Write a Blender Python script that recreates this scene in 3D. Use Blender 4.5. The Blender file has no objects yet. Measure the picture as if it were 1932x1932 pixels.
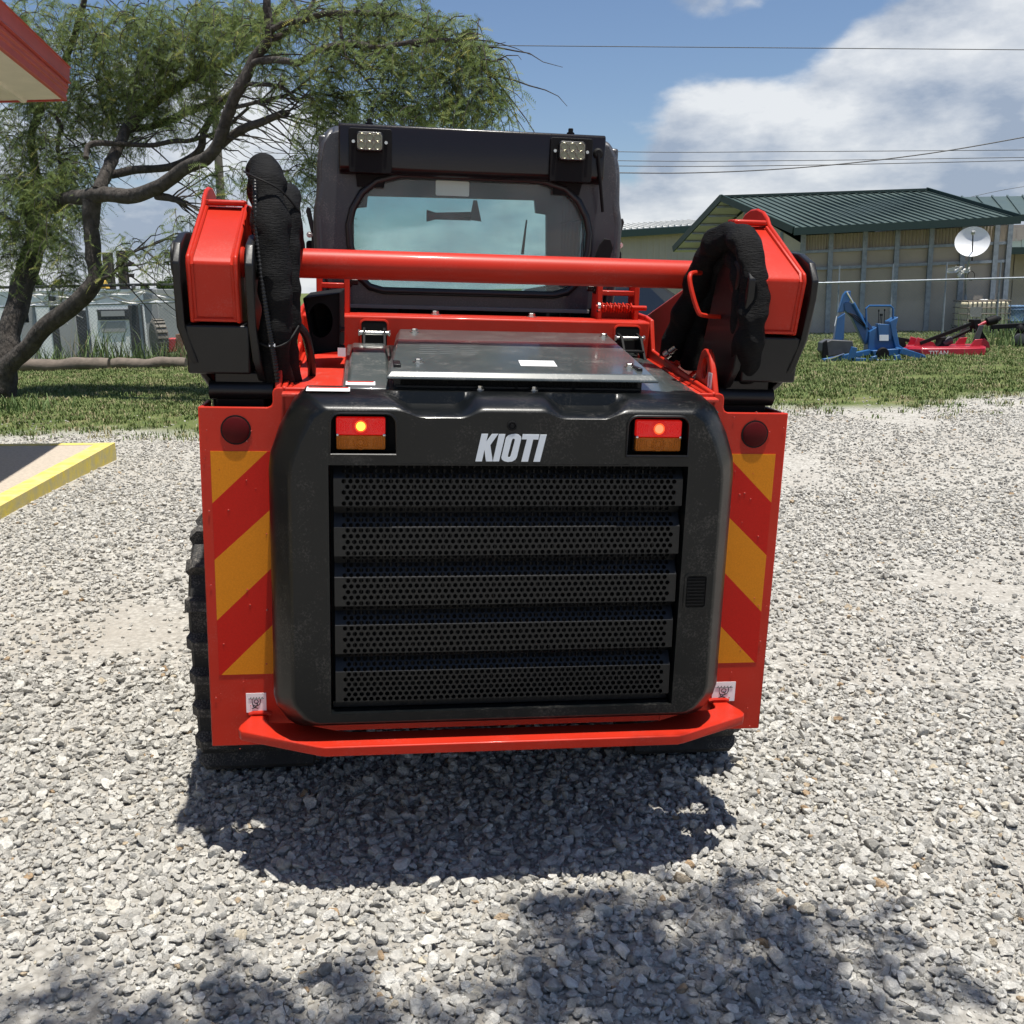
import bpy, bmesh, math, random
import numpy as np
from mathutils import Vector, Matrix, noise
from mathutils.geometry import tessellate_polygon

random.seed(7); RNG = np.random.default_rng(11)
scene = bpy.context.scene
COL = scene.collection
R_ = math.radians

# ------------------------------------------------------------------ camera
S = 1932.0                                   # measuring grid of the photograph
PITCH = math.atan(426 / S); ROLL = math.atan(-0.02); H = 1.58
cp, sp, cr, sr = math.cos(PITCH), math.sin(PITCH), math.cos(ROLL), math.sin(ROLL)
FWD = np.array([0, cp, -sp]); DN0 = np.array([0, -sp, -cp]); RT0 = np.array([1., 0, 0])
CX = cr * RT0 - sr * DN0; CY = sr * RT0 + cr * DN0
CAMP = np.array([0, 0, H])
cam = bpy.data.cameras.new('camera'); cam.sensor_width = 36; cam.lens = 36
cam.clip_start = 0.05; cam.clip_end = 2000
camo = bpy.data.objects.new('camera', cam); COL.objects.link(camo)
camo.matrix_world = Matrix(((CX[0], -CY[0], -FWD[0], 0), (CX[1], -CY[1], -FWD[1], 0), (CX[2], -CY[2], -FWD[2], H), (0, 0, 0, 1)))
scene.camera = camo

# machine frame (its three axes in the world), origin at the foot of the rear side panels
MR = np.array([[0.99040807, -0.12902865, 0.04943139], [0.13015081, 0.99128873, -0.02018488], [-0.04639636, 0.0264248, 0.99857354]])
MO = np.array([-0.0723089, 2.8403432, 0.06865336]); G = 0.17
SUN = MR @ np.array([0.057, -0.10, 1.0]); SUN /= np.linalg.norm(SUN)

# ------------------------------------------------------------------ world and sun
sun = bpy.data.lights.new('sun', 'SUN'); sun.energy = 5.0; sun.angle = R_(0.53); sun.color = (1, .96, .89)
suno = bpy.data.objects.new('sun', sun); COL.objects.link(suno)
suno.rotation_euler = Vector(SUN).to_track_quat('Z', 'Y').to_euler(); suno.location = (0, 0, 30)
world = bpy.data.worlds.new('World'); scene.world = world; world.use_nodes = True
CLOUD = (6.1, 9.4)                          # where in the noise field the day's clouds sit
def build_world():
    nt = world.node_tree; N = nt.nodes; L = nt.links; N.clear()
    out = N.new('ShaderNodeOutputWorld'); bg = N.new('ShaderNodeBackground'); bg.inputs['Strength'].default_value = 0.05
    L.new(bg.outputs[0], out.inputs[0])
    sky = N.new('ShaderNodeTexSky'); sky.sky_type = 'NISHITA'; sky.sun_disc = False
    sky.sun_elevation = math.asin(SUN[2]); sky.sun_rotation = math.atan2(SUN[0], SUN[1])
    sky.air_density = 1.0; sky.dust_density = 0.6; sky.ozone_density = 1.6
    tc = N.new('ShaderNodeTexCoord'); sep = N.new('ShaderNodeSeparateXYZ'); L.new(tc.outputs['Generated'], sep.inputs[0])
    def m(op, a, b=None, c=None):
        n = N.new('ShaderNodeMath'); n.operation = op
        for i, s in enumerate((a, b, c)):
            if s is None: continue
            if isinstance(s, (int, float)): n.inputs[i].default_value = s
            else: L.new(s, n.inputs[i])
        return n.outputs[0]
    cmb = N.new('ShaderNodeCombineXYZ'); L.new(m('ADD', sep.outputs[0], CLOUD[0]), cmb.inputs[0]); L.new(m('ADD', sep.outputs[1], CLOUD[1]), cmb.inputs[1]); L.new(m('MULTIPLY', m('POWER', m('MAXIMUM', sep.outputs[2], 0.0), .8), 1.9), cmb.inputs[2])
    def nz(scale, det, rough, dist=0.0):
        n = N.new('ShaderNodeTexNoise'); n.inputs['Scale'].default_value = scale; n.inputs['Detail'].default_value = det
        n.inputs['Roughness'].default_value = rough; n.inputs['Distortion'].default_value = dist; L.new(cmb.outputs[0], n.inputs['Vector']); return n.outputs[0]
    big = nz(1.7, 2, .5); fine = nz(4.6, 9, .52, .0)
    d = m('ADD', m('MULTIPLY', big, 0.9), m('MULTIPLY', fine, 0.75))
    low = N.new('ShaderNodeMapRange'); low.inputs[1].default_value = 0.0; low.inputs[2].default_value = 0.32; low.inputs[3].default_value = 0.27; low.inputs[4].default_value = -0.14
    L.new(sep.outputs[2], low.inputs[0]); d = m('ADD', d, low.outputs[0])
    mr = N.new('ShaderNodeMapRange'); mr.interpolation_type = 'SMOOTHSTEP'; mr.inputs[1].default_value = 0.87; mr.inputs[2].default_value = 0.945; L.new(d, mr.inputs[0])
    mask = m('MULTIPLY', mr.outputs[0], 0.9)
    sh = N.new('ShaderNodeMapRange'); sh.inputs[1].default_value = 0.38; sh.inputs[2].default_value = 0.62; L.new(nz(6.5, 7, .58, .0), sh.inputs[0])
    cc = N.new('ShaderNodeMix'); cc.data_type = 'RGBA'; L.new(sh.outputs[0], cc.inputs[0])
    cc.inputs[6].default_value = (5.0, 6.0, 7.7, 1); cc.inputs[7].default_value = (12.4, 12.7, 13.0, 1)
    mx = N.new('ShaderNodeMix'); mx.data_type = 'RGBA'; L.new(mask, mx.inputs[0])
    wb = N.new('ShaderNodeMix'); wb.data_type = 'RGBA'; wb.blend_type = 'MULTIPLY'; wb.inputs[0].default_value = 1; wb.inputs[7].default_value = (1.32, 1.4, 1.56, 1); L.new(sky.outputs[0], wb.inputs[6]); L.new(wb.outputs[2], mx.inputs[6]); L.new(cc.outputs[2], mx.inputs[7])
    L.new(mx.outputs[2], bg.inputs['Color'])
build_world()
scene.view_settings.view_transform = 'Standard'; scene.view_settings.look = 'None'
scene.view_settings.exposure = 0.47; scene.view_settings.gamma = 1.0
scene.render.engine = 'CYCLES'; scene.cycles.use_denoising = True
scene.cycles.max_bounces = 5; scene.cycles.transparent_max_bounces = 24; scene.cycles.caustics_reflective = False; scene.cycles.caustics_refractive = False

# ------------------------------------------------------------------ measuring helpers
def ray(px, py): return CX * ((px - S / 2) / S) + CY * ((py - S / 2) / S) + FWD
def W(px, py, Y):                            # world point seen at (px, py), Y metres ahead
    d = ray(px, py); return CAMP + d * (Y / d[1])
def Wz(px, py, z):                           # the one at height z
    d = ray(px, py); return CAMP + d * ((z - H) / d[2])
MI = MR.T
def P(px, py, **k):                          # machine-frame point on the plane x= / y= / z=
    d = MI @ ray(px, py); c = MI @ (CAMP - MO); (a, v), = k.items(); i = 'xyz'.index(a)
    return c + d * ((v - c[i]) / d[i])

def zg(x, y):                                # the ground: a cambered drive that flattens out into the yard
    near = -0.101 - 0.0495 * (x + .08) + 0.0202 * (y - 2.84)
    far = 0.02 + 0.006 * np.clip(x, -40, 40)
    r = np.sqrt(x ** 2 + (y - 2.6) ** 2); t = np.clip((r - 3.6) / 6.0, 0, 1); t = t * t * (3 - 2 * t)
    return near * (1 - t) + far * t
def Wg(px, py):
    z = 0.0
    for _ in range(12):
        p = Wz(px, py, z); z = float(zg(p[0], p[1]))
    return p

# ------------------------------------------------------------------ materials
def C(h):
    h = h.lstrip('#'); return tuple(((int(h[i:i + 2], 16) / 255 + .055) / 1.055) ** 2.4 if int(h[i:i + 2], 16) > 10 else int(h[i:i + 2], 16) / 3294.6 for i in (0, 2, 4)) + (1,)
MATS = {}
def mat(name, col, rough=.5, metal=0., coat=0., var=0., vscale=6., bump=0., bscale=60., dust=0., emit=None, estr=0., spec=.5, col2=None, alpha=None, sheen=0., bstretch=None, rvar=0., trans=0.):
    m = bpy.data.materials.new(name); m.use_nodes = True; nt = m.node_tree; N = nt.nodes; L = nt.links
    b = N['Principled BSDF']; b.inputs['Roughness'].default_value = rough; b.inputs['Metallic'].default_value = metal
    b.inputs['Coat Weight'].default_value = coat; b.inputs['Coat Roughness'].default_value = .08
    b.inputs['Specular IOR Level'].default_value = spec; b.inputs['Sheen Weight'].default_value = sheen
    if trans: b.inputs['Transmission Weight'].default_value = trans
    col = tuple(col[:3]) + (1,); b.inputs['Base Color'].default_value = col
    if emit: b.inputs['Emission Color'].default_value = tuple(emit[:3]) + (1,); b.inputs['Emission Strength'].default_value = estr
    tc = N.new('ShaderNodeTexCoord')
    def noise_(scale, det=5, rough_=.6, vec=None):
        n = N.new('ShaderNodeTexNoise'); n.inputs['Scale'].default_value = scale; n.inputs['Detail'].default_value = det; n.inputs['Roughness'].default_value = rough_
        L.new(vec or tc.outputs['Object'], n.inputs['Vector']); return n.outputs[0]
    cur = None
    if var or col2:
        n = noise_(vscale); r = N.new('ShaderNodeMapRange'); r.inputs[1].default_value = .3; r.inputs[2].default_value = .7; L.new(n, r.inputs[0])
        mx = N.new('ShaderNodeMix'); mx.data_type = 'RGBA'; L.new(r.outputs[0], mx.inputs[0])
        if col2: mx.inputs[6].default_value = col; mx.inputs[7].default_value = tuple(col2[:3]) + (1,)
        else:
            mx.inputs[6].default_value = tuple(c * (1 - var) for c in col[:3]) + (1,); mx.inputs[7].default_value = tuple(min(1, c * (1 + var)) for c in col[:3]) + (1,)
        cur = mx.outputs[2]
    if dust:
        n1 = noise_(9, 6, .7); n2 = noise_(170, 3, .7); mm = N.new('ShaderNodeMath'); mm.operation = 'MULTIPLY'; L.new(n1, mm.inputs[0]); L.new(n2, mm.inputs[1])
        r = N.new('ShaderNodeMapRange'); r.inputs[1].default_value = .27; r.inputs[2].default_value = .45; r.inputs[4].default_value = dust; L.new(mm.outputs[0], r.inputs[0])
        mx = N.new('ShaderNodeMix'); mx.data_type = 'RGBA'; L.new(r.outputs[0], mx.inputs[0])
        if cur: L.new(cur, mx.inputs[6])
        else: mx.inputs[6].default_value = col
        mx.inputs[7].default_value = (.36, .33, .29, 1); cur = mx.outputs[2]
        ra = N.new('ShaderNodeMath'); ra.operation = 'MULTIPLY_ADD'; L.new(r.outputs[0], ra.inputs[0]); ra.inputs[1].default_value = .6; ra.inputs[2].default_value = rough; L.new(ra.outputs[0], b.inputs['Roughness'])
    elif rvar:
        n = noise_(vscale * 1.7, 6); ra = N.new('ShaderNodeMath'); ra.operation = 'MULTIPLY_ADD'; L.new(n, ra.inputs[0]); ra.inputs[1].default_value = rvar; ra.inputs[2].default_value = max(0.02, rough - rvar / 2); L.new(ra.outputs[0], b.inputs['Roughness'])
    if cur: L.new(cur, b.inputs['Base Color'])
    if bump:
        vec = None
        if bstretch:
            mp = N.new('ShaderNodeMapping'); mp.inputs['Scale'].default_value = bstretch; L.new(tc.outputs['Object'], mp.inputs[0]); vec = mp.outputs[0]
        n = noise_(bscale, 4, .6, vec); bp = N.new('ShaderNodeBump'); bp.inputs['Strength'].default_value = bump; bp.inputs['Distance'].default_value = .01
        L.new(n, bp.inputs['Height']); L.new(bp.outputs[0], b.inputs['Normal'])
    MATS[name] = m; return m
def glass(name, tint, gloss=1.0, rough=0.02, milk=0.0):
    m = bpy.data.materials.new(name); m.use_nodes = True; nt = m.node_tree; N = nt.nodes; L = nt.links; N.clear()
    o = N.new('ShaderNodeOutputMaterial'); t = N.new('ShaderNodeBsdfTransparent'); t.inputs[0].default_value = tint + (1,)
    g = N.new('ShaderNodeBsdfGlossy'); g.inputs['Roughness'].default_value = rough; f = N.new('ShaderNodeFresnel'); f.inputs[0].default_value = 1.5
    mx = N.new('ShaderNodeMixShader'); L.new(f.outputs[0], mx.inputs[0]); L.new(t.outputs[0], mx.inputs[1]); L.new(g.outputs[0], mx.inputs[2]); last = mx.outputs[0]
    if milk:
        d = N.new('ShaderNodeBsdfDiffuse'); d.inputs[0].default_value = (.55, .6, .58, 1); m2 = N.new('ShaderNodeMixShader')
        tc = N.new('ShaderNodeTexCoord'); n = N.new('ShaderNodeTexNoise'); n.inputs['Scale'].default_value = 7; n.inputs['Detail'].default_value = 8; L.new(tc.outputs['Object'], n.inputs['Vector'])
        mu = N.new('ShaderNodeMath'); mu.operation = 'MULTIPLY'; L.new(n.outputs[0], mu.inputs[0]); mu.inputs[1].default_value = milk * 2; L.new(mu.outputs[0], m2.inputs[0])
        L.new(last, m2.inputs[1]); L.new(d.outputs[0], m2.inputs[2]); last = m2.outputs[0]
    L.new(last, o.inputs[0]); MATS[name] = m; return m

RED = mat('red_paint', (.45, .023, .0095), .42, spec=.2, coat=.06, var=.08, vscale=3, bump=.02, bscale=220, dust=.09)
REDD = mat('dusty_red_paint', (.50, .030, .014), .45, spec=.35, coat=.1, var=.08, vscale=5, bump=.02, bscale=200, dust=.35)
CHAR = mat('charcoal_plastic', (.0032, .0042, .0047), .32, spec=.28, coat=.06, var=.15, vscale=4, bump=.03, bscale=300, dust=.13)
HOODM = mat('graphite_hood_paint', (.062, .073, .072), .28, coat=.5, var=.15, vscale=3, dust=.45)
BLK = mat('black_steel', (.0055, .0055, .006), .42, spec=.35, coat=.05, var=.3, vscale=8, bump=.04, bscale=120)
BLKM = mat('matt_black', (.0035, .0035, .0038), .7, spec=.25)
RUB = mat('rubber', (.016, .016, .016), .78, var=.4, vscale=14, bump=.25, bscale=90, dust=.5)
SEAL = mat('rubber_seal', (.012, .012, .013), .38, bump=.05)
FAB = mat('hose_sleeve_fabric', (.0028, .0028, .0031), .75, spec=.2, bump=.6, bscale=170, bstretch=(.3, .3, 2.0), var=.3, vscale=10)
STEEL = mat('zinc_steel', (.62, .60, .56), .27, metal=1, var=.1, vscale=30)
MAROON = mat('visor_steel', (.0055, .003, .0033), .3, spec=.4, coat=.1, bump=.08, bscale=160)
CABM = mat('cab_paint', (.033, .034, .039), .42, coat=.2, var=.15, vscale=5, bump=.03, bscale=250, dust=.25)
WHT = mat('white_decal', (.78, .78, .78), .45)
INK = mat('black_ink', (.01, .01, .01), .5)
REDINK = mat('red_ink', (.6, .05, .03), .5)
LETTER = mat('silver_letter', (.62, .66, .70), .35)
AMBT = mat('amber_reflective_tape', (.60, .20, .006), .5, spec=.2, var=.1, vscale=300)
REDT = mat('red_reflective_tape', (.46, .0095, .0035), .5, spec=.2, var=.1, vscale=300)
REFL = mat('red_reflector', (.07, .003, .004), .5, spec=.12)
REDLENS = mat('red_lens', (.32, .004, .004), .2, coat=.25, emit=(1, .012, .008), estr=.28, bump=.5, bscale=420)
AMBLENS = mat('amber_lens', (.50, .135, .005), .3, spec=.3, coat=.1, bump=.5, bscale=420)
BULB = mat('lit_bulb', (1, .5, .1), .4, emit=(1, .42, .03), estr=2.6)
BULBR = mat('lit_bulb_dim', (1, .2, .1), .4, emit=(1, .16, .06), estr=1.4)
LAMPL = mat('work_light_lens', (.20, .20, .14), .15, coat=1, bump=.6, bscale=160, var=.4, vscale=60)
CABGL = glass('tinted_cab_glass', (.74, .86, .86), milk=.12)
SIDEGL = glass('dark_cab_glass', (.28, .40, .40))
MESHB = mat('perforated_steel', (.0045, .0048, .005), .38, spec=.35, coat=.05, var=.2, vscale=20)

# ------------------------------------------------------------------ mesh helpers
class MB:
    def __init__(s): s.v = []; s.f = []
    def add(s, vs, fs):
        o = len(s.v); s.v += [tuple(float(c) for c in v) for v in vs]; s.f += [tuple(i + o for i in f) for f in fs]; return s
    def box(s, x0, x1, y0, y1, z0, z1):
        return s.add([(x0, y0, z0), (x1, y0, z0), (x1, y1, z0), (x0, y1, z0), (x0, y0, z1), (x1, y0, z1), (x1, y1, z1), (x0, y1, z1)],
                     [(3, 2, 1, 0), (4, 5, 6, 7), (0, 1, 5, 4), (1, 2, 6, 5), (2, 3, 7, 6), (3, 0, 4, 7)])
    def prism(s, poly, ax, a0, a1):
        n = len(poly); mk = {'x': lambda p, a: (a, p[0], p[1]), 'y': lambda p, a: (p[0], a, p[1]), 'z': lambda p, a: (p[0], p[1], a)}[ax]
        vs = [mk(p, a0) for p in poly] + [mk(p, a1) for p in poly]
        return s.add(vs, [tuple(range(n - 1, -1, -1)), tuple(range(n, 2 * n))] + [(i, (i + 1) % n, n + (i + 1) % n, n + i) for i in range(n)])
    def holed(s, outer, holes, ax, a0, a1):
        loops = [outer] + holes; flat = [p for l in loops for p in l]
        tris = tessellate_polygon([[Vector((p[0], p[1], 0)) for p in l] for l in loops])
        mk = {'x': lambda p, a: (a, p[0], p[1]), 'y': lambda p, a: (p[0], a, p[1]), 'z': lambda p, a: (p[0], p[1], a)}[ax]
        n = len(flat); fs = [tuple(t) for t in tris] + [tuple(i + n for i in reversed(t)) for t in tris]; o = 0
        for l in loops:
            k = len(l); fs += [(o + i, o + (i + 1) % k, n + o + (i + 1) % k, n + o + i) for i in range(k)]; o += k
        return s.add([mk(p, a0) for p in flat] + [mk(p, a1) for p in flat], fs)
    def tube(s, pts, r, n=8, cap=True, closed=False):
        pts = [Vector(p) for p in pts]; k = len(pts); rs = r if hasattr(r, '__len__') else [r] * k
        up = None; vs = []; fs = []
        for i, p in enumerate(pts):
            a = pts[(i - 1) % k] if closed else pts[max(0, i - 1)]; b = pts[(i + 1) % k] if closed else pts[min(k - 1, i + 1)]
            d = (b - a).normalized() if (b - a).length > 1e-9 else Vector((0, 0, 1))
            if up is None: up = d.cross(Vector((0.31, .2, .93)));  up = up.normalized() if up.length > 1e-6 else Vector((1, 0, 0))
            up = (up - d * up.dot(d)); up = up.normalized() if up.length > 1e-6 else d.orthogonal().normalized()
            sd = d.cross(up)
            for j in range(n):
                t = 2 * math.pi * j / n; vs.append(p + (up * math.cos(t) + sd * math.sin(t)) * rs[i])
        for i in range(k if closed else k - 1):
            i2 = (i + 1) % k
            for j in range(n): fs.append((i * n + j, i * n + (j + 1) % n, i2 * n + (j + 1) % n, i2 * n + j))
        if cap and not closed: fs += [tuple(range(n - 1, -1, -1)), tuple(range((k - 1) * n, k * n))]
        return s.add(vs, fs)
    def rod(s, a, b, r, n=10): return s.tube([a, b], r, n)
    def bar(s, a, b, w, h, up=(0, 0, 1)):    # square bar
        a = Vector(a); b = Vector(b); d = (b - a).normalized(); u = Vector(up); u = (u - d * u.dot(d)); u = u.normalized() if u.length > 1e-5 else d.orthogonal().normalized(); sd = d.cross(u)
        vs = [p + sd * sx * w / 2 + u * su * h / 2 for p in (a, b) for sx, su in ((-1, -1), (1, -1), (1, 1), (-1, 1))]
        return s.add(vs, [(3, 2, 1, 0), (4, 5, 6, 7), (0, 1, 5, 4), (1, 2, 6, 5), (2, 3, 7, 6), (3, 0, 4, 7)])
    def lathe(s, prof, o, ax=(0, 0, 1), n=20):
        ax = Vector(ax).normalized(); u = ax.orthogonal().normalized(); w = ax.cross(u); o = Vector(o); vs = []; k = len(prof)
        for r, h in prof:
            for j in range(n):
                t = 2 * math.pi * j / n; vs.append(o + ax * h + (u * math.cos(t) + w * math.sin(t)) * r)
        fs = [(i * n + j, i * n + (j + 1) % n, (i + 1) * n + (j + 1) % n, (i + 1) * n + j) for i in range(k - 1) for j in range(n)]
        fs += [tuple(range(n - 1, -1, -1)), tuple(range((k - 1) * n, k * n))]
        return s.add(vs, fs)
    def quad(s, a, b, c, d): return s.add([a, b, c, d], [(0, 1, 2, 3)])
    def mesh(s, name, off=(0, 0, 0), smooth=True, ang=38, weld=0):
        me = bpy.data.meshes.new(name); o = off
        me.from_pydata([(x + o[0], y + o[1], z + o[2]) for x, y, z in s.v], [], s.f); me.validate()
        bm = bmesh.new(); bm.from_mesh(me)
        if weld: bmesh.ops.remove_doubles(bm, verts=bm.verts, dist=weld)
        bmesh.ops.recalc_face_normals(bm, faces=bm.faces); bm.to_mesh(me); bm.free()
        if smooth:
            me.polygons.foreach_set('use_smooth', [True] * len(me.polygons)); me.set_sharp_from_angle(angle=R_(ang))
        return me
def link(name, me, m=None, parent=None, bevel=0, seg=2):
    if m is not None and not me.materials: me.materials.append(m)
    o = bpy.data.objects.new(name, me); COL.objects.link(o)
    if parent is not None:
        while parent.parent is not None and parent.parent.parent is not None: parent = parent.parent
        o.parent = parent
    if bevel:
        b = o.modifiers.new('bevel', 'BEVEL'); b.width = bevel; b.segments = seg; b.limit_method = 'ANGLE'; b.angle_limit = R_(35); b.harden_normals = False
    return o
def part(name, mb, m, parent, bevel=0, smooth=True, ang=38, off=(0, 0, 0)): return link(name, mb.mesh(name, off, smooth, ang), m, parent, bevel)
def mpart(name, mb, m, parent, bevel=0, smooth=True, ang=38): return part(name, mb, m, parent, bevel, smooth, ang, (0, 0, G))
def tag(o, label=None, cat=None, group=None, kind=None):
    if label: o['label'] = label
    if cat: o['category'] = cat
    if group: o['group'] = group
    if kind: o['kind'] = kind
    return o
def empty(name, loc=(0, 0, 0), rz=0):
    o = bpy.data.objects.new(name, None); COL.objects.link(o); o.location = loc; o.rotation_euler = (0, 0, rz); o.empty_display_size = .2; return o
def rrect(x0, x1, z0, z1, r, n=5, corners=(1, 1, 1, 1)):   # bl, br, tr, tl
    pts = []
    for (cx, cz, a0), on in zip(((x0 + r, z0 + r, 180), (x1 - r, z0 + r, 270), (x1 - r, z1 - r, 0), (x0 + r, z1 - r, 90)), corners):
        if on: pts += [(cx + r * math.cos(R_(a0 + 90 * i / n)), cz + r * math.sin(R_(a0 + 90 * i / n))) for i in range(n + 1)]
        else: pts.append((x0 if a0 in (180, 90) else x1, z0 if a0 in (180, 270) else z1))
    return pts
def smooth_path(pts, sub=6):
    pts = [Vector(p) for p in pts]; out = []
    for i in range(len(pts) - 1):
        p0, p1, p2, p3 = pts[max(0, i - 1)], pts[i], pts[i + 1], pts[min(len(pts) - 1, i + 2)]
        for k in range(sub):
            t = k / sub; out.append(.5 * ((2 * p1) + (p2 - p0) * t + (2 * p0 - 5 * p1 + 4 * p2 - p3) * t * t + (3 * p1 - p0 - 3 * p2 + p3) * t ** 3))
    out.append(pts[-1]); return out
def ss(a, b, x): t = min(1, max(0, (x - a) / (b - a))); return t * t * (3 - 2 * t)
# ------------------------------------------------------------------ ground
def edge_y(x): return 11.9 + .10 * x + 0.35 * math.sin(x * .9 + 1) + .22 * math.sin(x * 2.3)   # where the gravel gives way to grass
def ground_material():
    m = bpy.data.materials.new('yard_ground'); m.use_nodes = True; nt = m.node_tree; N = nt.nodes; L = nt.links
    b = N['Principled BSDF']; b.inputs['Roughness'].default_value = .95; b.inputs['Specular IOR Level'].default_value = .15
    tc = N.new('ShaderNodeTexCoord'); sep = N.new('ShaderNodeSeparateXYZ'); L.new(tc.outputs['Object'], sep.inputs[0])
    def M(op, a, b_=None, c=None):
        n = N.new('ShaderNodeMath'); n.operation = op
        for i, s in enumerate((a, b_, c)):
            if s is None: continue
            if isinstance(s, (int, float)): n.inputs[i].default_value = s
            else: L.new(s, n.inputs[i])
        return n.outputs[0]
    def nz(scale, det=6, rough=.6):
        n = N.new('ShaderNodeTexNoise'); n.inputs['Scale'].default_value = scale; n.inputs['Detail'].default_value = det; n.inputs['Roughness'].default_value = rough; L.new(tc.outputs['Object'], n.inputs['Vector']); return n.outputs[0]
    def mix(f, a, c):
        n = N.new('ShaderNodeMix'); n.data_type = 'RGBA'
        for i, s in ((0, f), (6, a), (7, c)):
            if isinstance(s, tuple): n.inputs[i].default_value = s
            elif isinstance(s, (int, float)): n.inputs[i].default_value = s
            else: L.new(s, n.inputs[i])
        return n.outputs[2]
    def rng(v, a, c, lo=0., hi=1.):
        n = N.new('ShaderNodeMapRange'); n.inputs[1].default_value = a; n.inputs[2].default_value = c; n.inputs[3].default_value = lo; n.inputs[4].default_value = hi; L.new(v, n.inputs[0]); return n.outputs[0]
    x, y = sep.outputs[0], sep.outputs[1]
    e = M('ADD', M('MULTIPLY', x, .10), M('ADD', M('MULTIPLY', M('SINE', M('MULTIPLY_ADD', x, .9, 1.)), .35), M('MULTIPLY', M('SINE', M('MULTIPLY', x, 2.3)), .22)))
    d = M('SUBTRACT', M('SUBTRACT', y, e), 11.9)
    d = M('ADD', d, M('MULTIPLY', M('SUBTRACT', nz(1.1, 8, .7), .5), 1.6))
    gmask = rng(d, .1, 1.0)
    vor = N.new('ShaderNodeTexVoronoi'); vor.inputs['Scale'].default_value = 42; L.new(tc.outputs['Object'], vor.inputs['Vector'])
    vsep = N.new('ShaderNodeSeparateColor'); L.new(vor.outputs['Color'], vsep.inputs[0])
    stone = mix(vsep.outputs[0], (.35, .335, .30, 1), (.57, .55, .50, 1))
    stone = mix(M('MULTIPLY', rng(vor.outputs['Distance'], .35, .75), .5), stone, (.16, .15, .13, 1))
    dirt = mix(nz(25, 8, .7), (.29, .262, .22, 1), (.47, .44, .39, 1))
    grav = mix(rng(nz(.8, 6, .6), .48, .66, .15, .85), stone, dirt)
    grass = mix(rng(nz(1.6, 8, .7), .35, .65), (.075, .11, .03, 1), (.15, .165, .062, 1))
    grass = mix(rng(nz(.55, 6, .7), .58, .72), grass, (.20, .165, .095, 1))
    L.new(mix(gmask, grav, grass), b.inputs['Base Color'])
    bp = N.new('ShaderNodeBump'); bp.inputs['Strength'].default_value = .9; bp.inputs['Distance'].default_value = .014
    hh = M('ADD', M('MULTIPLY', M('SUBTRACT', 1., vor.outputs['Distance']), .8), M('MULTIPLY', nz(120, 6, .7), .5)); L.new(hh, bp.inputs['Height']); L.new(bp.outputs[0], b.inputs['Normal'])
    return m
def axis_coords(n, near, far):
    t = np.linspace(-1, 1, n); return np.sign(t) * (np.abs(t) * near + np.abs(t) ** 7 * far)
gx = axis_coords(161, 14, 600); gy = axis_coords(161, 16, 600) + 6
def make_ground():
    X, Y = np.meshgrid(gx, gy); Z = zg(X, Y)
    vs = np.stack([X, Y, Z], -1).reshape(-1, 3); n = len(gx)
    fs = [(j * n + i, j * n + i + 1, (j + 1) * n + i + 1, (j + 1) * n + i) for j in range(len(gy) - 1) for i in range(n - 1)]
    mb = MB(); mb.v = [tuple(v) for v in vs]; mb.f = fs
    o = link('ground', mb.mesh('ground'), ground_material()); tag(o, kind='structure')
make_ground()

# concrete walk with a yellow painted edge
ZS = .20
A0, A1 = Wz(0, 955, ZS), Wz(217, 835, ZS)
dirv = (A1 - A0) / np.linalg.norm(A1 - A0); lft = np.array([-dirv[1], dirv[0], 0])
CONC = mat('tan_concrete', (.42, .36, .29), .9, var=.18, vscale=40, bump=.3, bscale=120)
YEL = mat('worn_yellow_paint', (.72, .55, .06), .75, col2=(.50, .43, .22), vscale=11, bump=.3, bscale=60)
def walk():
    far_ = A1; near_ = A1 - dirv * 16
    back = np.array([-1.0, .06, 0]); back /= np.linalg.norm(back)
    def pt(s, w, z): p = far_ - dirv * s + back * w; return (p[0], p[1], z)
    slab = MB(); q = [pt(0.10, .16, 0), pt(16, .16, 0), pt(16, 6, 0), pt(0.10, 6, 0)]
    slab.prism([(p[0], p[1]) for p in q], 'z', -.05, ZS - .004)
    o = part('walkway', slab, CONC, None, .01); tag(o, kind='structure')
    k = MB()
    n = 24
    outer = [pt(16 * i / n, 0, 0) for i in range(n + 1)]; inner = [pt(16 * i / n if i else .12, .17, 0) for i in range(n + 1)]
    for i in range(n):
        a, b, c, d = outer[i], outer[i + 1], inner[i + 1], inner[i]
        k.add([(a[0], a[1], -.05), (b[0], b[1], -.05), (c[0], c[1], -.05), (d[0], d[1], -.05), (a[0], a[1], ZS), (b[0], b[1], ZS), (c[0], c[1], ZS), (d[0], d[1], ZS)], [(4, 5, 6, 7), (0, 1, 5, 4), (2, 3, 7, 6)])
    a, b, c, d = pt(0, 0, 0), pt(.12, .17, 0), pt(.12, 6, 0), pt(0, 6, 0)
    k.add([(p[0], p[1], z) for z in (-.05, ZS) for p in (a, b, c, d)], [(4, 5, 6, 7), (0, 4, 7, 3), (1, 2, 6, 5)])
    o = part('kerb', k, YEL, None, 0); tag(o, kind='structure')
walk()

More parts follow.
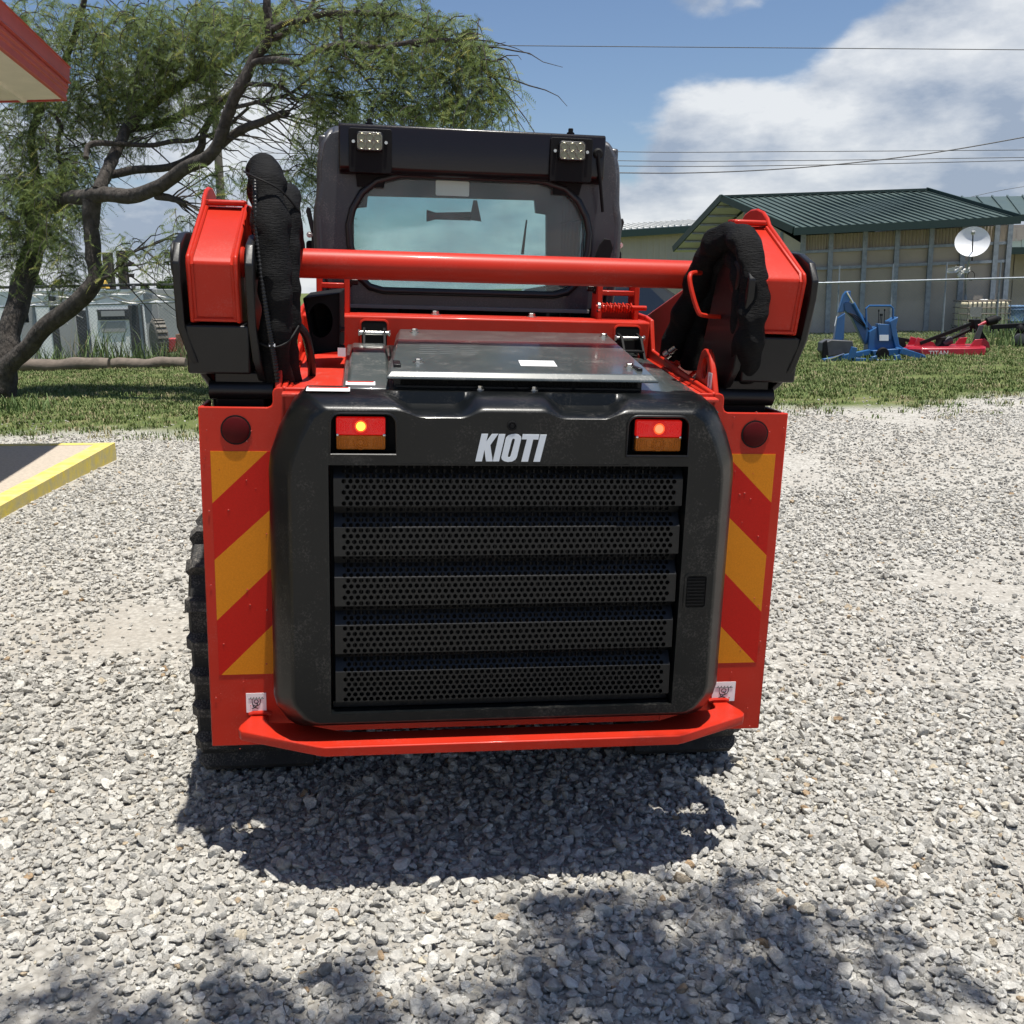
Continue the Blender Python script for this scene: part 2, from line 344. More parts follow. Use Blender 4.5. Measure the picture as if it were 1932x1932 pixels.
# ---- scatter helper: one 'stuff' object whose points carry instances of a few small meshes
def scatter(name, pts, rot, scl, idx, protos, label):
    me = bpy.data.meshes.new(name + '_points'); n = len(pts); me.vertices.add(n); me.vertices.foreach_set('co', np.asarray(pts, np.float32).ravel())
    a = me.attributes.new('rot', 'FLOAT_VECTOR', 'POINT'); a.data.foreach_set('vector', np.asarray(rot, np.float32).ravel())
    a = me.attributes.new('scl', 'FLOAT_VECTOR', 'POINT'); a.data.foreach_set('vector', np.asarray(scl, np.float32).ravel())
    a = me.attributes.new('idx', 'INT', 'POINT'); a.data.foreach_set('value', np.asarray(idx, np.int32))
    pc = bpy.data.collections.new(name + '_shapes')
    for i, p in enumerate(protos):
        o = bpy.data.objects.new('%s_shape_%02d' % (name, i), p); pc.objects.link(o)
    o = bpy.data.objects.new(name, me); COL.objects.link(o); tag(o, label, name, kind='stuff')
    ng = bpy.data.node_groups.new(name + '_nodes', 'GeometryNodeTree')
    ng.interface.new_socket('Geometry', in_out='INPUT', socket_type='NodeSocketGeometry'); ng.interface.new_socket('Geometry', in_out='OUTPUT', socket_type='NodeSocketGeometry')
    N, L = ng.nodes, ng.links; gi = N.new('NodeGroupInput'); go = N.new('NodeGroupOutput')
    ci = N.new('GeometryNodeCollectionInfo'); ci.inputs['Collection'].default_value = pc; ci.inputs['Separate Children'].default_value = True; ci.inputs['Reset Children'].default_value = True
    ip = N.new('GeometryNodeInstanceOnPoints'); ip.inputs['Pick Instance'].default_value = True
    def na(nm, tp): k = N.new('GeometryNodeInputNamedAttribute'); k.data_type = tp; k.inputs['Name'].default_value = nm; return k.outputs[0]
    mp = N.new('GeometryNodeMeshToPoints'); L.new(gi.outputs[0], mp.inputs[0])
    L.new(mp.outputs[0], ip.inputs['Points']); L.new(ci.outputs[0], ip.inputs['Instance']); L.new(na('idx', 'INT'), ip.inputs['Instance Index'])
    L.new(na('rot', 'FLOAT_VECTOR'), ip.inputs['Rotation']); L.new(na('scl', 'FLOAT_VECTOR'), ip.inputs['Scale']); L.new(ip.outputs[0], go.inputs[0])
    md = o.modifiers.new('scatter', 'NODES'); md.node_group = ng
    return o

def random_tint_mat(name, stops, rough, bump, bscale, spec=.2, spot=None):
    m = bpy.data.materials.new(name); m.use_nodes = True; nt = m.node_tree; N = nt.nodes; L = nt.links; b = N['Principled BSDF']
    b.inputs['Roughness'].default_value = rough; b.inputs['Specular IOR Level'].default_value = spec
    oi = N.new('ShaderNodeObjectInfo'); cr_ = N.new('ShaderNodeValToRGB'); L.new(oi.outputs['Random'], cr_.inputs[0]); e = cr_.color_ramp.elements
    while len(e) < len(stops): e.new(.5)
    for k, (p, c) in enumerate(stops): e[k].position = p; e[k].color = c + (1,)
    tc = N.new('ShaderNodeTexCoord'); n = N.new('ShaderNodeTexNoise'); n.inputs['Scale'].default_value = bscale; n.inputs['Detail'].default_value = 6; n.inputs['Roughness'].default_value = .65; L.new(tc.outputs['Object'], n.inputs['Vector'])
    mr = N.new('ShaderNodeMapRange'); mr.inputs[1].default_value = .3; mr.inputs[2].default_value = .7; mr.inputs[3].default_value = .72; mr.inputs[4].default_value = 1.22; L.new(n.outputs[0], mr.inputs[0])
    mx = N.new('ShaderNodeMix'); mx.data_type = 'RGBA'; mx.blend_type = 'MULTIPLY'; mx.inputs[0].default_value = 1; L.new(cr_.outputs[0], mx.inputs[6]); L.new(mr.outputs[0], mx.inputs[7]); L.new(mx.outputs[2], b.inputs['Base Color'])
    if bump:
        bp = N.new('ShaderNodeBump'); bp.inputs['Strength'].default_value = bump; bp.inputs['Distance'].default_value = .3; L.new(n.outputs[0], bp.inputs['Height']); L.new(bp.outputs[0], b.inputs['Normal'])
    return m

# ---- crushed limestone
STONE = random_tint_mat('limestone', [(0, (.29, .28, .255)), (.10, (.40, .387, .352)), (.40, (.50, .483, .44)), (.8, (.60, .582, .53)), (.97, (.69, .67, .615)), (.985, (.58, .52, .40)), (.997, (.40, .28, .17))], .9, .5, 2.2)
def stone_mesh(i):
    rnd = random.Random(100 + i); bm = bmesh.new()
    sx, sy, sz = 1, rnd.uniform(.68, .98), rnd.uniform(.5, .85)
    for _ in range(15):
        v = Vector((rnd.gauss(0, 1), rnd.gauss(0, 1), rnd.gauss(0, 1))).normalized() * rnd.uniform(.82, 1.0); bm.verts.new((v.x * sx, v.y * sy, v.z * sz))
    r = bmesh.ops.convex_hull(bm, input=bm.verts[:]); bmesh.ops.delete(bm, geom=list({g for g in r['geom_interior'] + r['geom_unused'] if isinstance(g, bmesh.types.BMVert)}), context='VERTS')
    bmesh.ops.bevel(bm, geom=bm.edges[:] + bm.verts[:], offset=.055, segments=1, affect='EDGES', clamp_overlap=True)
    me = bpy.data.meshes.new('pebble'); bm.to_mesh(me); bm.free(); me.polygons.foreach_set('use_smooth', [True] * len(me.polygons)); me.set_sharp_from_angle(angle=R_(24)); me.materials.append(STONE); return me
protos = [stone_mesh(i) for i in range(14)]
def in_walk(x, y):
    rel = np.stack([x - A1[0], y - A1[1]], -1); side = rel[..., 0] * lft[0] + rel[..., 1] * lft[1]; along = rel[..., 0] * dirv[0] + rel[..., 1] * dirv[1]
    return (side > -.02) & (along < .05)
def dusty(x, y):                             # patches worn down to dust
    a = np.array([noise.fractal((px * .55 + 3.1, py * .55, .3), 1., 2., 4) for px, py in zip(x, y)])
    b = np.exp(-(((x - 1.1) / .6) ** 2 + ((y - 2.05) / .22) ** 2)) * .45 + np.exp(-(((x - 1.5) / .5) ** 2 + ((y - 1.7) / .3) ** 2)) * .3
    return a + b
def zone(y0, y1, dens, mean, sd, lo, hi, pad, keep):
    area_w = 2 * (0.56 * y1 + pad); n = int(dens * area_w * (y1 - y0)); x = RNG.uniform(-area_w / 2, area_w / 2, n); y = RNG.uniform(y0, y1, n)
    ok = (np.abs(x) < .56 * y + pad) & ~in_walk(x, y); x, y = x[ok], y[ok]
    d = dusty(x, y); ok = RNG.random(len(x)) < np.clip(1.1 - np.clip((d - keep) * 3.0, 0, 1.0), .0, 1); x, y = x[ok], y[ok]
    e = np.array([edge_y(t) for t in x]); ok = RNG.random(len(x)) < np.clip((e + .5 - y) / .9, 0, 1) + .04; x, y = x[ok], y[ok]
    r = np.clip(np.exp(RNG.normal(math.log(mean), sd, len(x))), lo, hi)
    return x, y, r
def make_gravel():
    zs = [zone(.75, 4.2, 4000, .0116, .40, .006, .032, 1.7, .26), zone(4.2, 8.0, 1700, .0118, .36, .008, .028, 1.7, .10), zone(8.0, 13.6, 700, .0125, .3, .008, .03, 1.0, .25), zone(.75, 3.4, 2600, .0055, .3, .0035, .009, .5, .6)]
    x = np.concatenate([z[0] for z in zs]); y = np.concatenate([z[1] for z in zs]); r = np.concatenate([z[2] for z in zs]); n = len(x)
    z = zg(x, y) + r * RNG.uniform(0, .6, n) + np.where(r > .012, RNG.uniform(0, .004, n), 0)
    rot = np.stack([RNG.uniform(-.5, .5, n), RNG.uniform(-.5, .5, n), RNG.uniform(0, 6.283, n)], -1)
    s = r[:, None] * np.stack([RNG.uniform(.85, 1.3, n), RNG.uniform(.85, 1.15, n), RNG.uniform(.8, 1.1, n)], -1)
    scatter('gravel', np.stack([x, y, z], -1), rot, s, RNG.integers(0, len(protos), n), protos, 'pale crushed limestone gravel covering the whole yard')
    print('stones', n)
make_gravel()

# ---- dry twigs and leaf litter lying on the gravel
TWIG = mat('dry_twig', (.10, .075, .05), .9, var=.3, vscale=30)
def litter():
    mb = MB(); rnd = random.Random(3)
    for _ in range(170):
        y = rnd.uniform(.95, 3.2); x = rnd.uniform(-.55, .55) * y * 1.0
        if abs(x + .1) < .9 and y > 2.15: continue
        L_ = rnd.uniform(.015, .075); a = rnd.uniform(0, 6.28); z = float(zg(x, y)) + rnd.uniform(.012, .024); pts = []
        for k in range(4): pts.append((x + math.cos(a) * L_ * k / 3 + rnd.uniform(-.004, .004), y + math.sin(a) * L_ * k / 3 + rnd.uniform(-.004, .004), z + rnd.uniform(-.003, .006)))
        mb.tube(pts, [.0012, .0011, .0009, .0005], 4)
    o = part('twig_litter', mb, TWIG, None); tag(o, 'thin dark broken twigs strewn over the gravel in front', 'twigs', kind='stuff')
litter()

# ---- lawns
GRASS = random_tint_mat('lawn_grass', [(0, (.095, .14, .045)), (.35, (.135, .185, .062)), (.7, (.18, .215, .08)), (.86, (.25, .245, .115)), (.95, (.37, .32, .19))], .75, 0, 3)
def tuft(i, nb, h, w, spread):
    rnd = random.Random(i); vs, fs = [], []
    for _ in range(nb):
        a = rnd.uniform(0, 6.28); r0 = rnd.uniform(0, spread); bx, by = r0 * math.cos(rnd.uniform(0, 6.28)), r0 * math.sin(rnd.uniform(0, 6.28)); hh = h * rnd.uniform(.5, 1.15); lean = rnd.uniform(.15, .75) * hh
        dx, dy = math.cos(a), math.sin(a); px_, py_ = -dy * w / 2, dx * w / 2; o = len(vs)
        vs += [(bx - px_, by - py_, -.01), (bx + px_, by + py_, -.01), (bx + dx * lean * .4 - px_ * .8, by + dy * lean * .4 - py_ * .8, hh * .6), (bx + dx * lean * .4 + px_ * .8, by + dy * lean * .4 + py_ * .8, hh * .6), (bx + dx * lean, by + dy * lean, hh)]
        fs += [(o, o + 1, o + 3, o + 2), (o + 2, o + 3, o + 4)]
    me = bpy.data.meshes.new('grass_tuft'); me.from_pydata(vs, [], fs); me.materials.append(GRASS); return me
def lawn():
    n = 52000; x = RNG.uniform(-17, 19, n); y = RNG.uniform(10.2, 33, n)
    nz = np.array([noise.fractal((a * .6, b * .6, 5.), 1., 2., 4) for a, b in zip(x, y)]); e = np.array([edge_y(t) for t in x])
    d = y - e + nz * .9 + RNG.normal(0, .6, n); ok = (RNG.random(n) < np.clip(d / 1.2, 0, 1) * np.clip(1.1 - nz * 2.0, .1, 1)) & ~in_walk(x, y); x, y, nz = x[ok], y[ok], nz[ok]; n = len(x)
    s = RNG.uniform(.75, 1.25, n); z = zg(x, y)
    scatter('lawn_grass', np.stack([x, y, z], -1), np.stack([np.zeros(n), np.zeros(n), RNG.uniform(0, 6.28, n)], -1), np.stack([s * 1.3, s * 1.3, s], -1), RNG.integers(0, 6, n), [tuft(40 + i, 18, .052, .010, .12) for i in range(6)], 'short patchy green lawn beyond the gravel')
lawn()
# ------------------------------------------------------------------ compact track loader
mo = MO - G * MR[:, 2]
LD = empty('track_loader'); LD.matrix_world = Matrix([list(MR[i]) + [mo[i]] for i in range(3)] + [[0, 0, 0, 1]])
tag(LD, 'red and charcoal compact track loader seen from behind on the gravel', 'track loader')

def bolt(o, ax, r, h, parent, m=STEEL, name='bolt'):
    ax = Vector(ax).normalized(); mb = MB(); mb.lathe([(r * 1.35, 0), (r * 1.35, h * .25), (r, h * .25), (r, h * .9), (r * .82, h)], o, ax, 6); mb.lathe([(r * 1.6, -.001), (r * 1.6, h * .12)], o, ax, 16)
    return mpart(name, mb, m, parent, 0, ang=20)

# --- rear side panels
def side_panel(s):
    def X(l): return [(s * x, z) for x, z in l]
    mb = MB()
    mb.prism(X([(.50, .20), (.82, .20), (.82, 1.18), (.640, 1.18), (.630, 1.184), (.626, 1.194), (.626, 1.220), (.622, 1.230), (.612, 1.234), (.50, 1.234)]), 'y', 0, .012)
    mb.prism([(s * .82, .006), (s * .808, .006), (s * .808, .16), (s * .82, .16)], 'z', .20, 1.178)
    mb.prism([(s * .80, .005), (s * .66, .005), (s * .66, .012), (s * .80, .16)], 'z', .20, .21)
    p = mpart('side_panel', mb, RED, LD, .004)
    zl = lambda pts: (lambda a, b: (lambda x: a[2] + (b[2] - a[2]) * (x - a[0]) / (b[0] - a[0])))(*[P(px, py, y=0) for px, py in pts])
    d1, d2, d3, d4 = [zl(q) for q in (((399, 951), (502, 854)), ((401, 1060), (506, 965)), ((409, 1171), (508, 1076)), ((417, 1274), (512, 1181)))]
    xl, xr = -.792, -.605; zt, zb = P(396, 851, y=0)[2], P(418, 1273, y=0)[2]
    def xat(d, z):
        a, b = d(xl), d(xr); return xl + (xr - xl) * (z - a) / (b - a)
    amb = [[(xl, d1(xl)), (xat(d1, zt), zt), (xl, zt)], [(xl, d3(xl)), (xr, d3(xr)), (xr, d2(xr)), (xl, d2(xl))], [(xat(d4, zb), zb), (xr, zb), (xr, d4(xr))]]
    rd = [[(xl, d2(xl)), (xr, d2(xr)), (xr, zt), (xat(d1, zt), zt), (xl, d1(xl))], [(xl, zb), (xat(d4, zb), zb), (xr, d4(xr)), (xr, d3(xr)), (xl, d3(xl))]]
    for polys, m, nm in ((amb, AMBT, 'amber_stripe'), (rd, REDT, 'red_stripe')):
        for q in polys:
            k = MB(); k.prism([(-s * x, z) for x, z in q], 'y', -.0016, .001); mpart(nm, k, m, p)
    # round reflector
    c = P(445, 811, y=0); k = MB(); k.lathe([(.036, -.001), (.036, .004), (.031, .007)], (s * abs(c[0]), 0, c[2]), (0, -1, 0), 28); mpart('round_reflector', k, REFL, p)
    k = MB(); k.lathe([(.040, -.001), (.040, .003)], (s * abs(c[0]), 0, c[2]), (0, -1, 0), 28); mpart('reflector_rim', k, BLKM, p)
    # tie-down decal: square with a chain-hook pictogram
    a, b = (P(464, 1308, y=0), P(503, 1343, y=0)) if s < 0 else (P(1345, 1287, y=0), P(1385, 1322, y=0)); x0, x1 = a[0], b[0]; z0, z1 = b[2], a[2]
    k = MB(); k.prism([(x0, z0), (x1, z0), (x1, z1), (x0, z1)], 'y', -.0014, .001); dcl = mpart('tie_down_decal', k, WHT, p)
    k = MB(); w, h = x1 - x0, z1 - z0; q = lambda u, v: (x0 + u * w, -.0018, z0 + v * h); rr = .0011
    k.tube([q(.12, .72), (q(.88, .72))], rr, 4)
    for i in range(5): k.tube([q(.2 + i * .14, .72), q(.26 + i * .14, .80)], rr * .8, 4)
    k.tube([q(.3, .72), q(.3, .5), q(.36, .38), q(.5, .32), q(.62, .38), q(.7, .5), q(.7, .72)], rr, 4)
    k.tube([q(.5 + .1 * math.cos(t), .56 + .1 * math.sin(t)) for t in np.linspace(0, 6.28, 14)], rr, 4); k.tube([q(.48, .5), q(.58, .42), q(.42, .24), q(.28, .2)], rr * 1.3, 4); k.tube([q(.32, .45), q(.38, .28), q(.58, .2)], rr * 1.3, 4)
    mpart('pictogram', k, INK, dcl)
    return p
side_panel(-1); side_panel(1)

# --- chassis core, lower rear plate, tow bumper
mb = MB(); mb.box(-.60, .60, .004, .016, .235, 1.1); mpart('rear_plate', mb, RED, LD, .003)
mb = MB(); mb.box(-.53, .53, .05, 2.3, .33, 1.12); mb.box(-.50, .50, .75, 2.2, .06, .33); mpart('chassis', mb, BLK, LD, .02)
def bumper():
    half = [(.662, .002), (.705, .002), (.730, -.062), (.733, -.085), (.724, -.104), (.51, -.213), (.49, -.220)]
    inner = [(.35, -.130), (.42, -.128), (.46, -.118), (.56, -.066), (.59, -.058), (.635, -.055), (.655, -.045), (.662, -.028)]
    poly = [(-x, y) for x, y in half] + [(x, y) for x, y in reversed(half)] + [(x, y) for x, y in reversed(inner)] + [(-x, y) for x, y in inner]
    mb = MB(); mb.prism(poly, 'z', .266, .294); o = mpart('tow_bumper', mb, RED, LD, .003)
    for s in (-1, 1):
        k = MB(); k.tube([(s * .652, .0, .297), (s * .665, -.002, .301), (s * .70, -.002, .301), (s * .712, 0, .297)], .007, 8); mpart('weld_bead', k, RED, o)
bumper()

# --- rear door
def door():
    left = [P(px, py, y=-.10) for px, py in ((560, 741), (545, 762), (525, 805), (508, 855), (505, 885), (510, 1080), (515, 1310), (521, 1330), (542, 1357), (556, 1366), (566, 1369))]
    L_ = [(p[0], p[2]) for p in left]; L_[0] = (-.535, 1.237); L_[1] = (-.566, 1.214)
    def dens(pts, n):
        out = []
        for i in range(len(pts) - 1):
            for k in range(n): t = k / n; out.append((pts[i][0] * (1 - t) + pts[i + 1][0] * t, pts[i][1] * (1 - t) + pts[i + 1][1] * t))
        return out + [pts[-1]]
    side = dens(L_, 3); topn = 96
    top = [(x, 1.237) for x in np.linspace(.535, -.535, topn + 1)][1:-1]
    bot = [(x, L_[-1][1]) for x in np.linspace(L_[-1][0], -L_[-1][0], 30)][1:-1]
    loop = side + bot + [(-x, z) for x, z in reversed(side)] + top      # left down, bottom, right up, top back
    zt, zb = 1.237, L_[-1][1]; xm = .633
    # y, side inset, top drop, bottom lift, scoop depth
    ringdef = [(.03, 0, 0, 0, .0), (-.03, 0, .000, 0, .0), (-.066, 0, .001, 0, .0), (-.072, 0, .002, 0, .030), (-.105, .003, .005, .003, .034), (-.122, .010, .008, .010, .034), (-.14, .022, .012, .018, .031), (-.155, .034, .017, .024, .028), (-.168, .046, .022, .030, .025), (-.178, .054, .027, .036, .021), (-.184, .060, .032, .041, .018), (-.187, .066, .037, .046, .016)]
    rings = []
    for y, si, td, bl, sc in ringdef:
        rg = []
        for x, z in loop:
            wz = (z - zb) / (zt - zb); nx = x * (1 - si / xm)
            nzv = z - td * max(0, (wz - .5) / .5) ** 1.5 + bl * max(0, (.5 - wz) / .5) ** 2
            if z > 1.2: nzv -= sc * (ss(.085, .150, abs(x)) - ss(.262, .330, abs(x)))
            rg.append((nx, y, nzv))
        rings.append(rg)
    n = len(loop); mb = MB(); vs = [p for r in rings for p in r]; fs = []
    for k in range(len(rings) - 1):
        for i in range(n): fs.append((k * n + i, k * n + (i + 1) % n, (k + 1) * n + (i + 1) % n, (k + 1) * n + i))
    mb.add(vs, fs)
    outer = [(p[0], p[2]) for p in rings[-1]]; yf = ringdef[-1][0]
    q = lambda px, py: (lambda p: (p[0], p[2]))(P(px, py, y=yf))
    gt, gb = q(960, 879)[1], q(945, 1338)[1]; gw = .474
    gr = [(-gw, gb), (gw, gb), (gw, gt), (-gw, gt)]
    a, b = q(622, 779), q(748, 858)
    pl = rrect(a[0], b[0], b[1], a[1], .026, 5, (0, 0, 1, 1)); prr = [(-x, z) for x, z in reversed(pl)]
    holes = [gr, pl, prr]; loops = [outer] + holes; flat = [p for l in loops for p in l]
    tris = tessellate_polygon([[Vector((p[0], p[1], 0)) for p in l] for l in loops]); mb.add([(x, yf, z) for x, z in flat], [tuple(t) for t in tris])
    for hl, dep in ((gr, .07), (pl, .06), (prr, .06)):
        k = len(hl); mb.add([(x, yf, z) for x, z in hl] + [(x, yf + dep, z) for x, z in hl], [(i, (i + 1) % k, k + (i + 1) % k, k + i) for i in range(k)])
    me = mb.mesh('rear_door', (0, 0, G), True, 60, weld=.0003); sh = me.attributes.get('sharp_edge') or me.attributes.new('sharp_edge', 'BOOLEAN', 'EDGE')
    for e in me.edges:
        if all(abs(me.vertices[i].co.y - yf) < 1e-5 for i in e.vertices): sh.data[e.index].value = True
    d = link('rear_door', me, CHAR, LD)
    # back of the lamp pockets
    for hl, s in ((pl, -1), (prr, 1)):
        k = MB(); k.prism(hl, 'y', yf + .055, yf + .06); mpart('lamp_pocket', k, BLKM, d)
        k = MB(); rim = [(x, yf - .002, z) for x, z in hl]; k.tube(rim, .0035, 6, closed=True); mpart('pocket_rim', k, BLK, d)
    k = MB(); k.box(-gw, gw, yf + .10, yf + .14, gb - .01, gt + .01); mpart('radiator_core', k, BLKM, d)
    k = MB()
    for i in range(46): x = -gw + .02 + i * (2 * gw - .04) / 45; k.box(x - .002, x + .002, yf + .085, yf + .1, gb, gt)
    mpart('radiator_fins', k, BLK, d)
    # lettered badge plate line, camera, latch
    k = MB(); k.box(-.30, .31, yf - .0015, yf + .002, gt + .004, gt + .0052); mpart('trim_line', k, BLKM, d)
    c = P(966, 803, y=yf); k = MB(); k.lathe([(.013, -.001), (.013, .004), (.010, .005), (.0095, .002), (.006, .002), (.005, .005)], (c[0], yf, c[2]), (0, -1, 0), 20); mpart('camera', k, BLKM, d)
    a, b = P(1297, 1086, y=yf), P(1358, 1145, y=yf - .0); k = MB(); x0, x1, z0, z1 = .492, .548, b[2], a[2]
    k.holed(rrect(x0 - .006, x1 + .006, z0 - .006, z1 + .006, .012), [rrect(x0, x1, z0, z1, .009)], 'y', yf + .004, yf - .003); lt = mpart('latch', k, CHAR, LD)
    k = MB(); k.prism(rrect(x0, x1, z0, z1, .008), 'y', yf + .0, yf + .003)
    for i in range(9): zz = z0 + .008 + i * (z1 - z0 - .016) / 8; k.box(x0 + .003, x1 - .003, yf - .002, yf + .001, zz - .0015, zz + .0015)
    mpart('latch_paddle', k, BLKM, lt)
    return d, yf, gt, gb, gw
door_o, YF, GT, GB, GW = door()

# --- perforated louvre grille
def grille():
    k0 = door_o
    def zpx(py3): return P(945, py3 / 3024 * S, y=YF)[2]
    tops = [1417, 1560, 1706, 1845, 1980]; bots = [1497, 1642, 1787, 1925, 2065]
    pitch = .0172; rowh = .0150; hole = .0063; x0, x1 = -GW + .012, GW - .008
    def sheet(mb, A, B, holes=True):          # strip from line A to line B, A and B are (y, z)
        Lg = math.hypot(B[0] - A[0], B[1] - A[1]); rows = max(1, round(Lg / rowh)) if holes else 1
        if not holes:
            mb.add([(x0, A[0], A[1]), (x1, A[0], A[1]), (x1, B[0], B[1]), (x0, B[0], B[1])], [(0, 1, 2, 3)]); return
        for r in range(rows):
            off = (sheet.k % 2) * pitch / 2; sheet.k += 1; n = int((x1 - x0 - .03 - off) / pitch); xs = x0 + .018 + off
            def pt(x, t): t = (r + t) / rows; return (x, A[0] + (B[0] - A[0]) * t, A[1] + (B[1] - A[1]) * t)
            rh = Lg / rows
            mb.add([pt(x0, 0), pt(xs, 0), pt(xs, 1), pt(x0, 1)], [(0, 1, 2, 3)]); xe = xs + n * pitch; mb.add([pt(xe, 0), pt(x1, 0), pt(x1, 1), pt(xe, 1)], [(0, 1, 2, 3)])
            for i in range(n):
                xa = xs + i * pitch; o8 = [(0, 0), (.5, 0), (1, 0), (1, .5), (1, 1), (.5, 1), (0, 1), (0, .5)]
                ou = [pt(xa + u * pitch, v) for u, v in o8]; inn = []
                for u, v in o8:
                    dx, dv = (u - .5), (v - .5); l = math.hypot(dx, dv); inn.append(pt(xa + pitch / 2 + dx / l * hole, .5 + dv / l * hole / rh))
                mb.add(ou + inn, [(j, (j + 1) % 8, 8 + (j + 1) % 8, 8 + j) for j in range(8)])
    sheet.k = 0
    yo, yi = YF + .010, YF + .040
    prev = (yi, GT - .002)
    for a, b in zip(tops, bots):
        mb = MB(); za, zb = zpx(a), zpx(b)
        sheet(mb, prev, (yi, za + .034)); sheet(mb, (yi, za + .034), (yo + .004, za)); sheet(mb, (yo + .004, za), (yo, zb)); sheet(mb, (yo, zb), (yi - .01, zb - .004), False)
        # folded end caps of the raised slat
        mb.add([(x1, yi, za + .034), (x1, yo + .004, za), (x1, yo, zb), (x1, yi - .01, zb - .004)], [(0, 1, 2, 3)])
        o = mpart('grille_slat', mb, MESHB, k0, 0, ang=25)
        prev = (yi - .01, zb - .004)
    mb = MB(); sheet(mb, prev, (yi, GB + .022)); mpart('grille_slat', mb, MESHB, k0, 0, ang=25)
    mb = MB(); mb.box(-GW + .004, GW - .004, yi, yi + .004, GB + .002, GB + .020); mpart('grille_foot', mb, BLK, k0)
grille()

# --- maker's letters on the door
def letters():
    def q(X, Y): t = P((1380 + X * 260 / 1932) * S / 3024, (1250 + Y * 150 / 1115) * S / 3024, y=YF); return (t[0], t[2])
    K = [(312, 230), (455, 230), (415, 400), (540, 233), (675, 232), (503, 475), (551, 815), (546, 832), (408, 832), (374, 575), (318, 832), (175, 832)]
    I1 = [(692, 236), (833, 236), (693, 832), (558, 832)]
    O_o = [(850, 310), (900, 258), (970, 235), (1050, 228), (1130, 245), (1175, 285), (1183, 330), (1085, 740), (1050, 795), (980, 835), (880, 845), (800, 825), (755, 790), (743, 745)]
    O_i = [(975, 370), (990, 340), (1015, 333), (1040, 345), (1040, 370), (950, 715), (930, 740), (905, 742), (885, 722), (890, 695)]
    T = [(1215, 238), (1580, 242), (1555, 355), (1443, 352), (1328, 838), (1182, 838), (1305, 350), (1194, 348)]
    I2 = [(1602, 245), (1740, 246), (1590, 840), (1448, 840)]
    for nm, poly, hl in (('K', K, None), ('I', I1, None), ('O', O_o, O_i), ('T', T, None), ('I', I2, None)):
        mb = MB(); pp = [q(*t) for t in poly]
        if hl: mb.holed(pp, [[q(*t) for t in hl]], 'y', YF - .003, YF + .001)
        else: mb.prism(pp, 'y', YF - .003, YF + .001)
        mpart('badge_letter', mb, LETTER, door_o, 0)
letters()

# --- tail lights
HALO = mat('bulb_halo', (.6, .05, .01), .3, emit=(1, .10, .01), estr=.75)
def tail_light(s, bulbm):
    a, b = P(634, 787, y=YF + .02), P(727, 848, y=YF + .02); x0, x1, z0, z1 = sorted((s * abs(a[0]), s * abs(b[0]))) + [b[2], a[2]]; zm = z0 + (z1 - z0) * .46
    mb = MB(); mb.prism(rrect(x0 - .004, x1 + .004, z0 - .004, z1 + .003, .006), 'y', YF + .056, YF + .032); t = mpart('tail_light', mb, BLKM, LD, .002)
    for nm, za, zb_, m in (('red_lens', zm, z1, REDLENS), ('amber_lens', z0, zm - .0015, AMBLENS)):
        k = MB(); k.prism(rrect(x0, x1, za, zb_, .005), 'y', YF + .034, YF + .016); l = mpart(nm, k, m, t, .002)
        k = MB(); cx, cz = (x0 + x1) / 2, (za + zb_) / 2
        for r in ((.008, .013, .018, .024) if nm == 'amber_lens' else (.016, .021, .026)):
            if r < (zb_ - za) / 2: k.tube([(cx + r * math.cos(q), YF + .0155, cz + r * math.sin(q)) for q in np.linspace(0, 6.283, 25)[:-1]], .0009, 5, closed=True)
        for r in (.032, .038, .044, .050, .056):
            for sg in (-1, 1): k.tube([(cx + sg * r * math.cos(q), YF + .0155, cz + r * math.sin(q)) for q in np.linspace(-.30, .30, 7)], .0009, 5)
        mpart('lens_ribs', k, m, l)
    k = MB(); cx, cz = (x0 + x1) / 2, (zm + z1) / 2; k.lathe([(.0115, 0), (.0115, .0015), (.008, .0035)], (cx, YF + .0165, cz), (0, -1, 0), 20); mpart('lit_bulb', k, bulbm, t)
    k = MB(); k.lathe([(.0165, 0), (.0165, .0008), (.0125, .0012)], (cx, YF + .0163, cz), (0, -1, 0), 24); mpart('bulb_halo', k, HALO, t)
    for xx in (x0 + .003, x1 - .003):
        k = MB(); k.lathe([(.0035, 0), (.0035, .003), (.002, .004)], (xx, YF + .016, zm), (0, -1, 0), 10); mpart('screw', k, STEEL, t)
tail_light(-1, BULB); tail_light(1, BULBR)

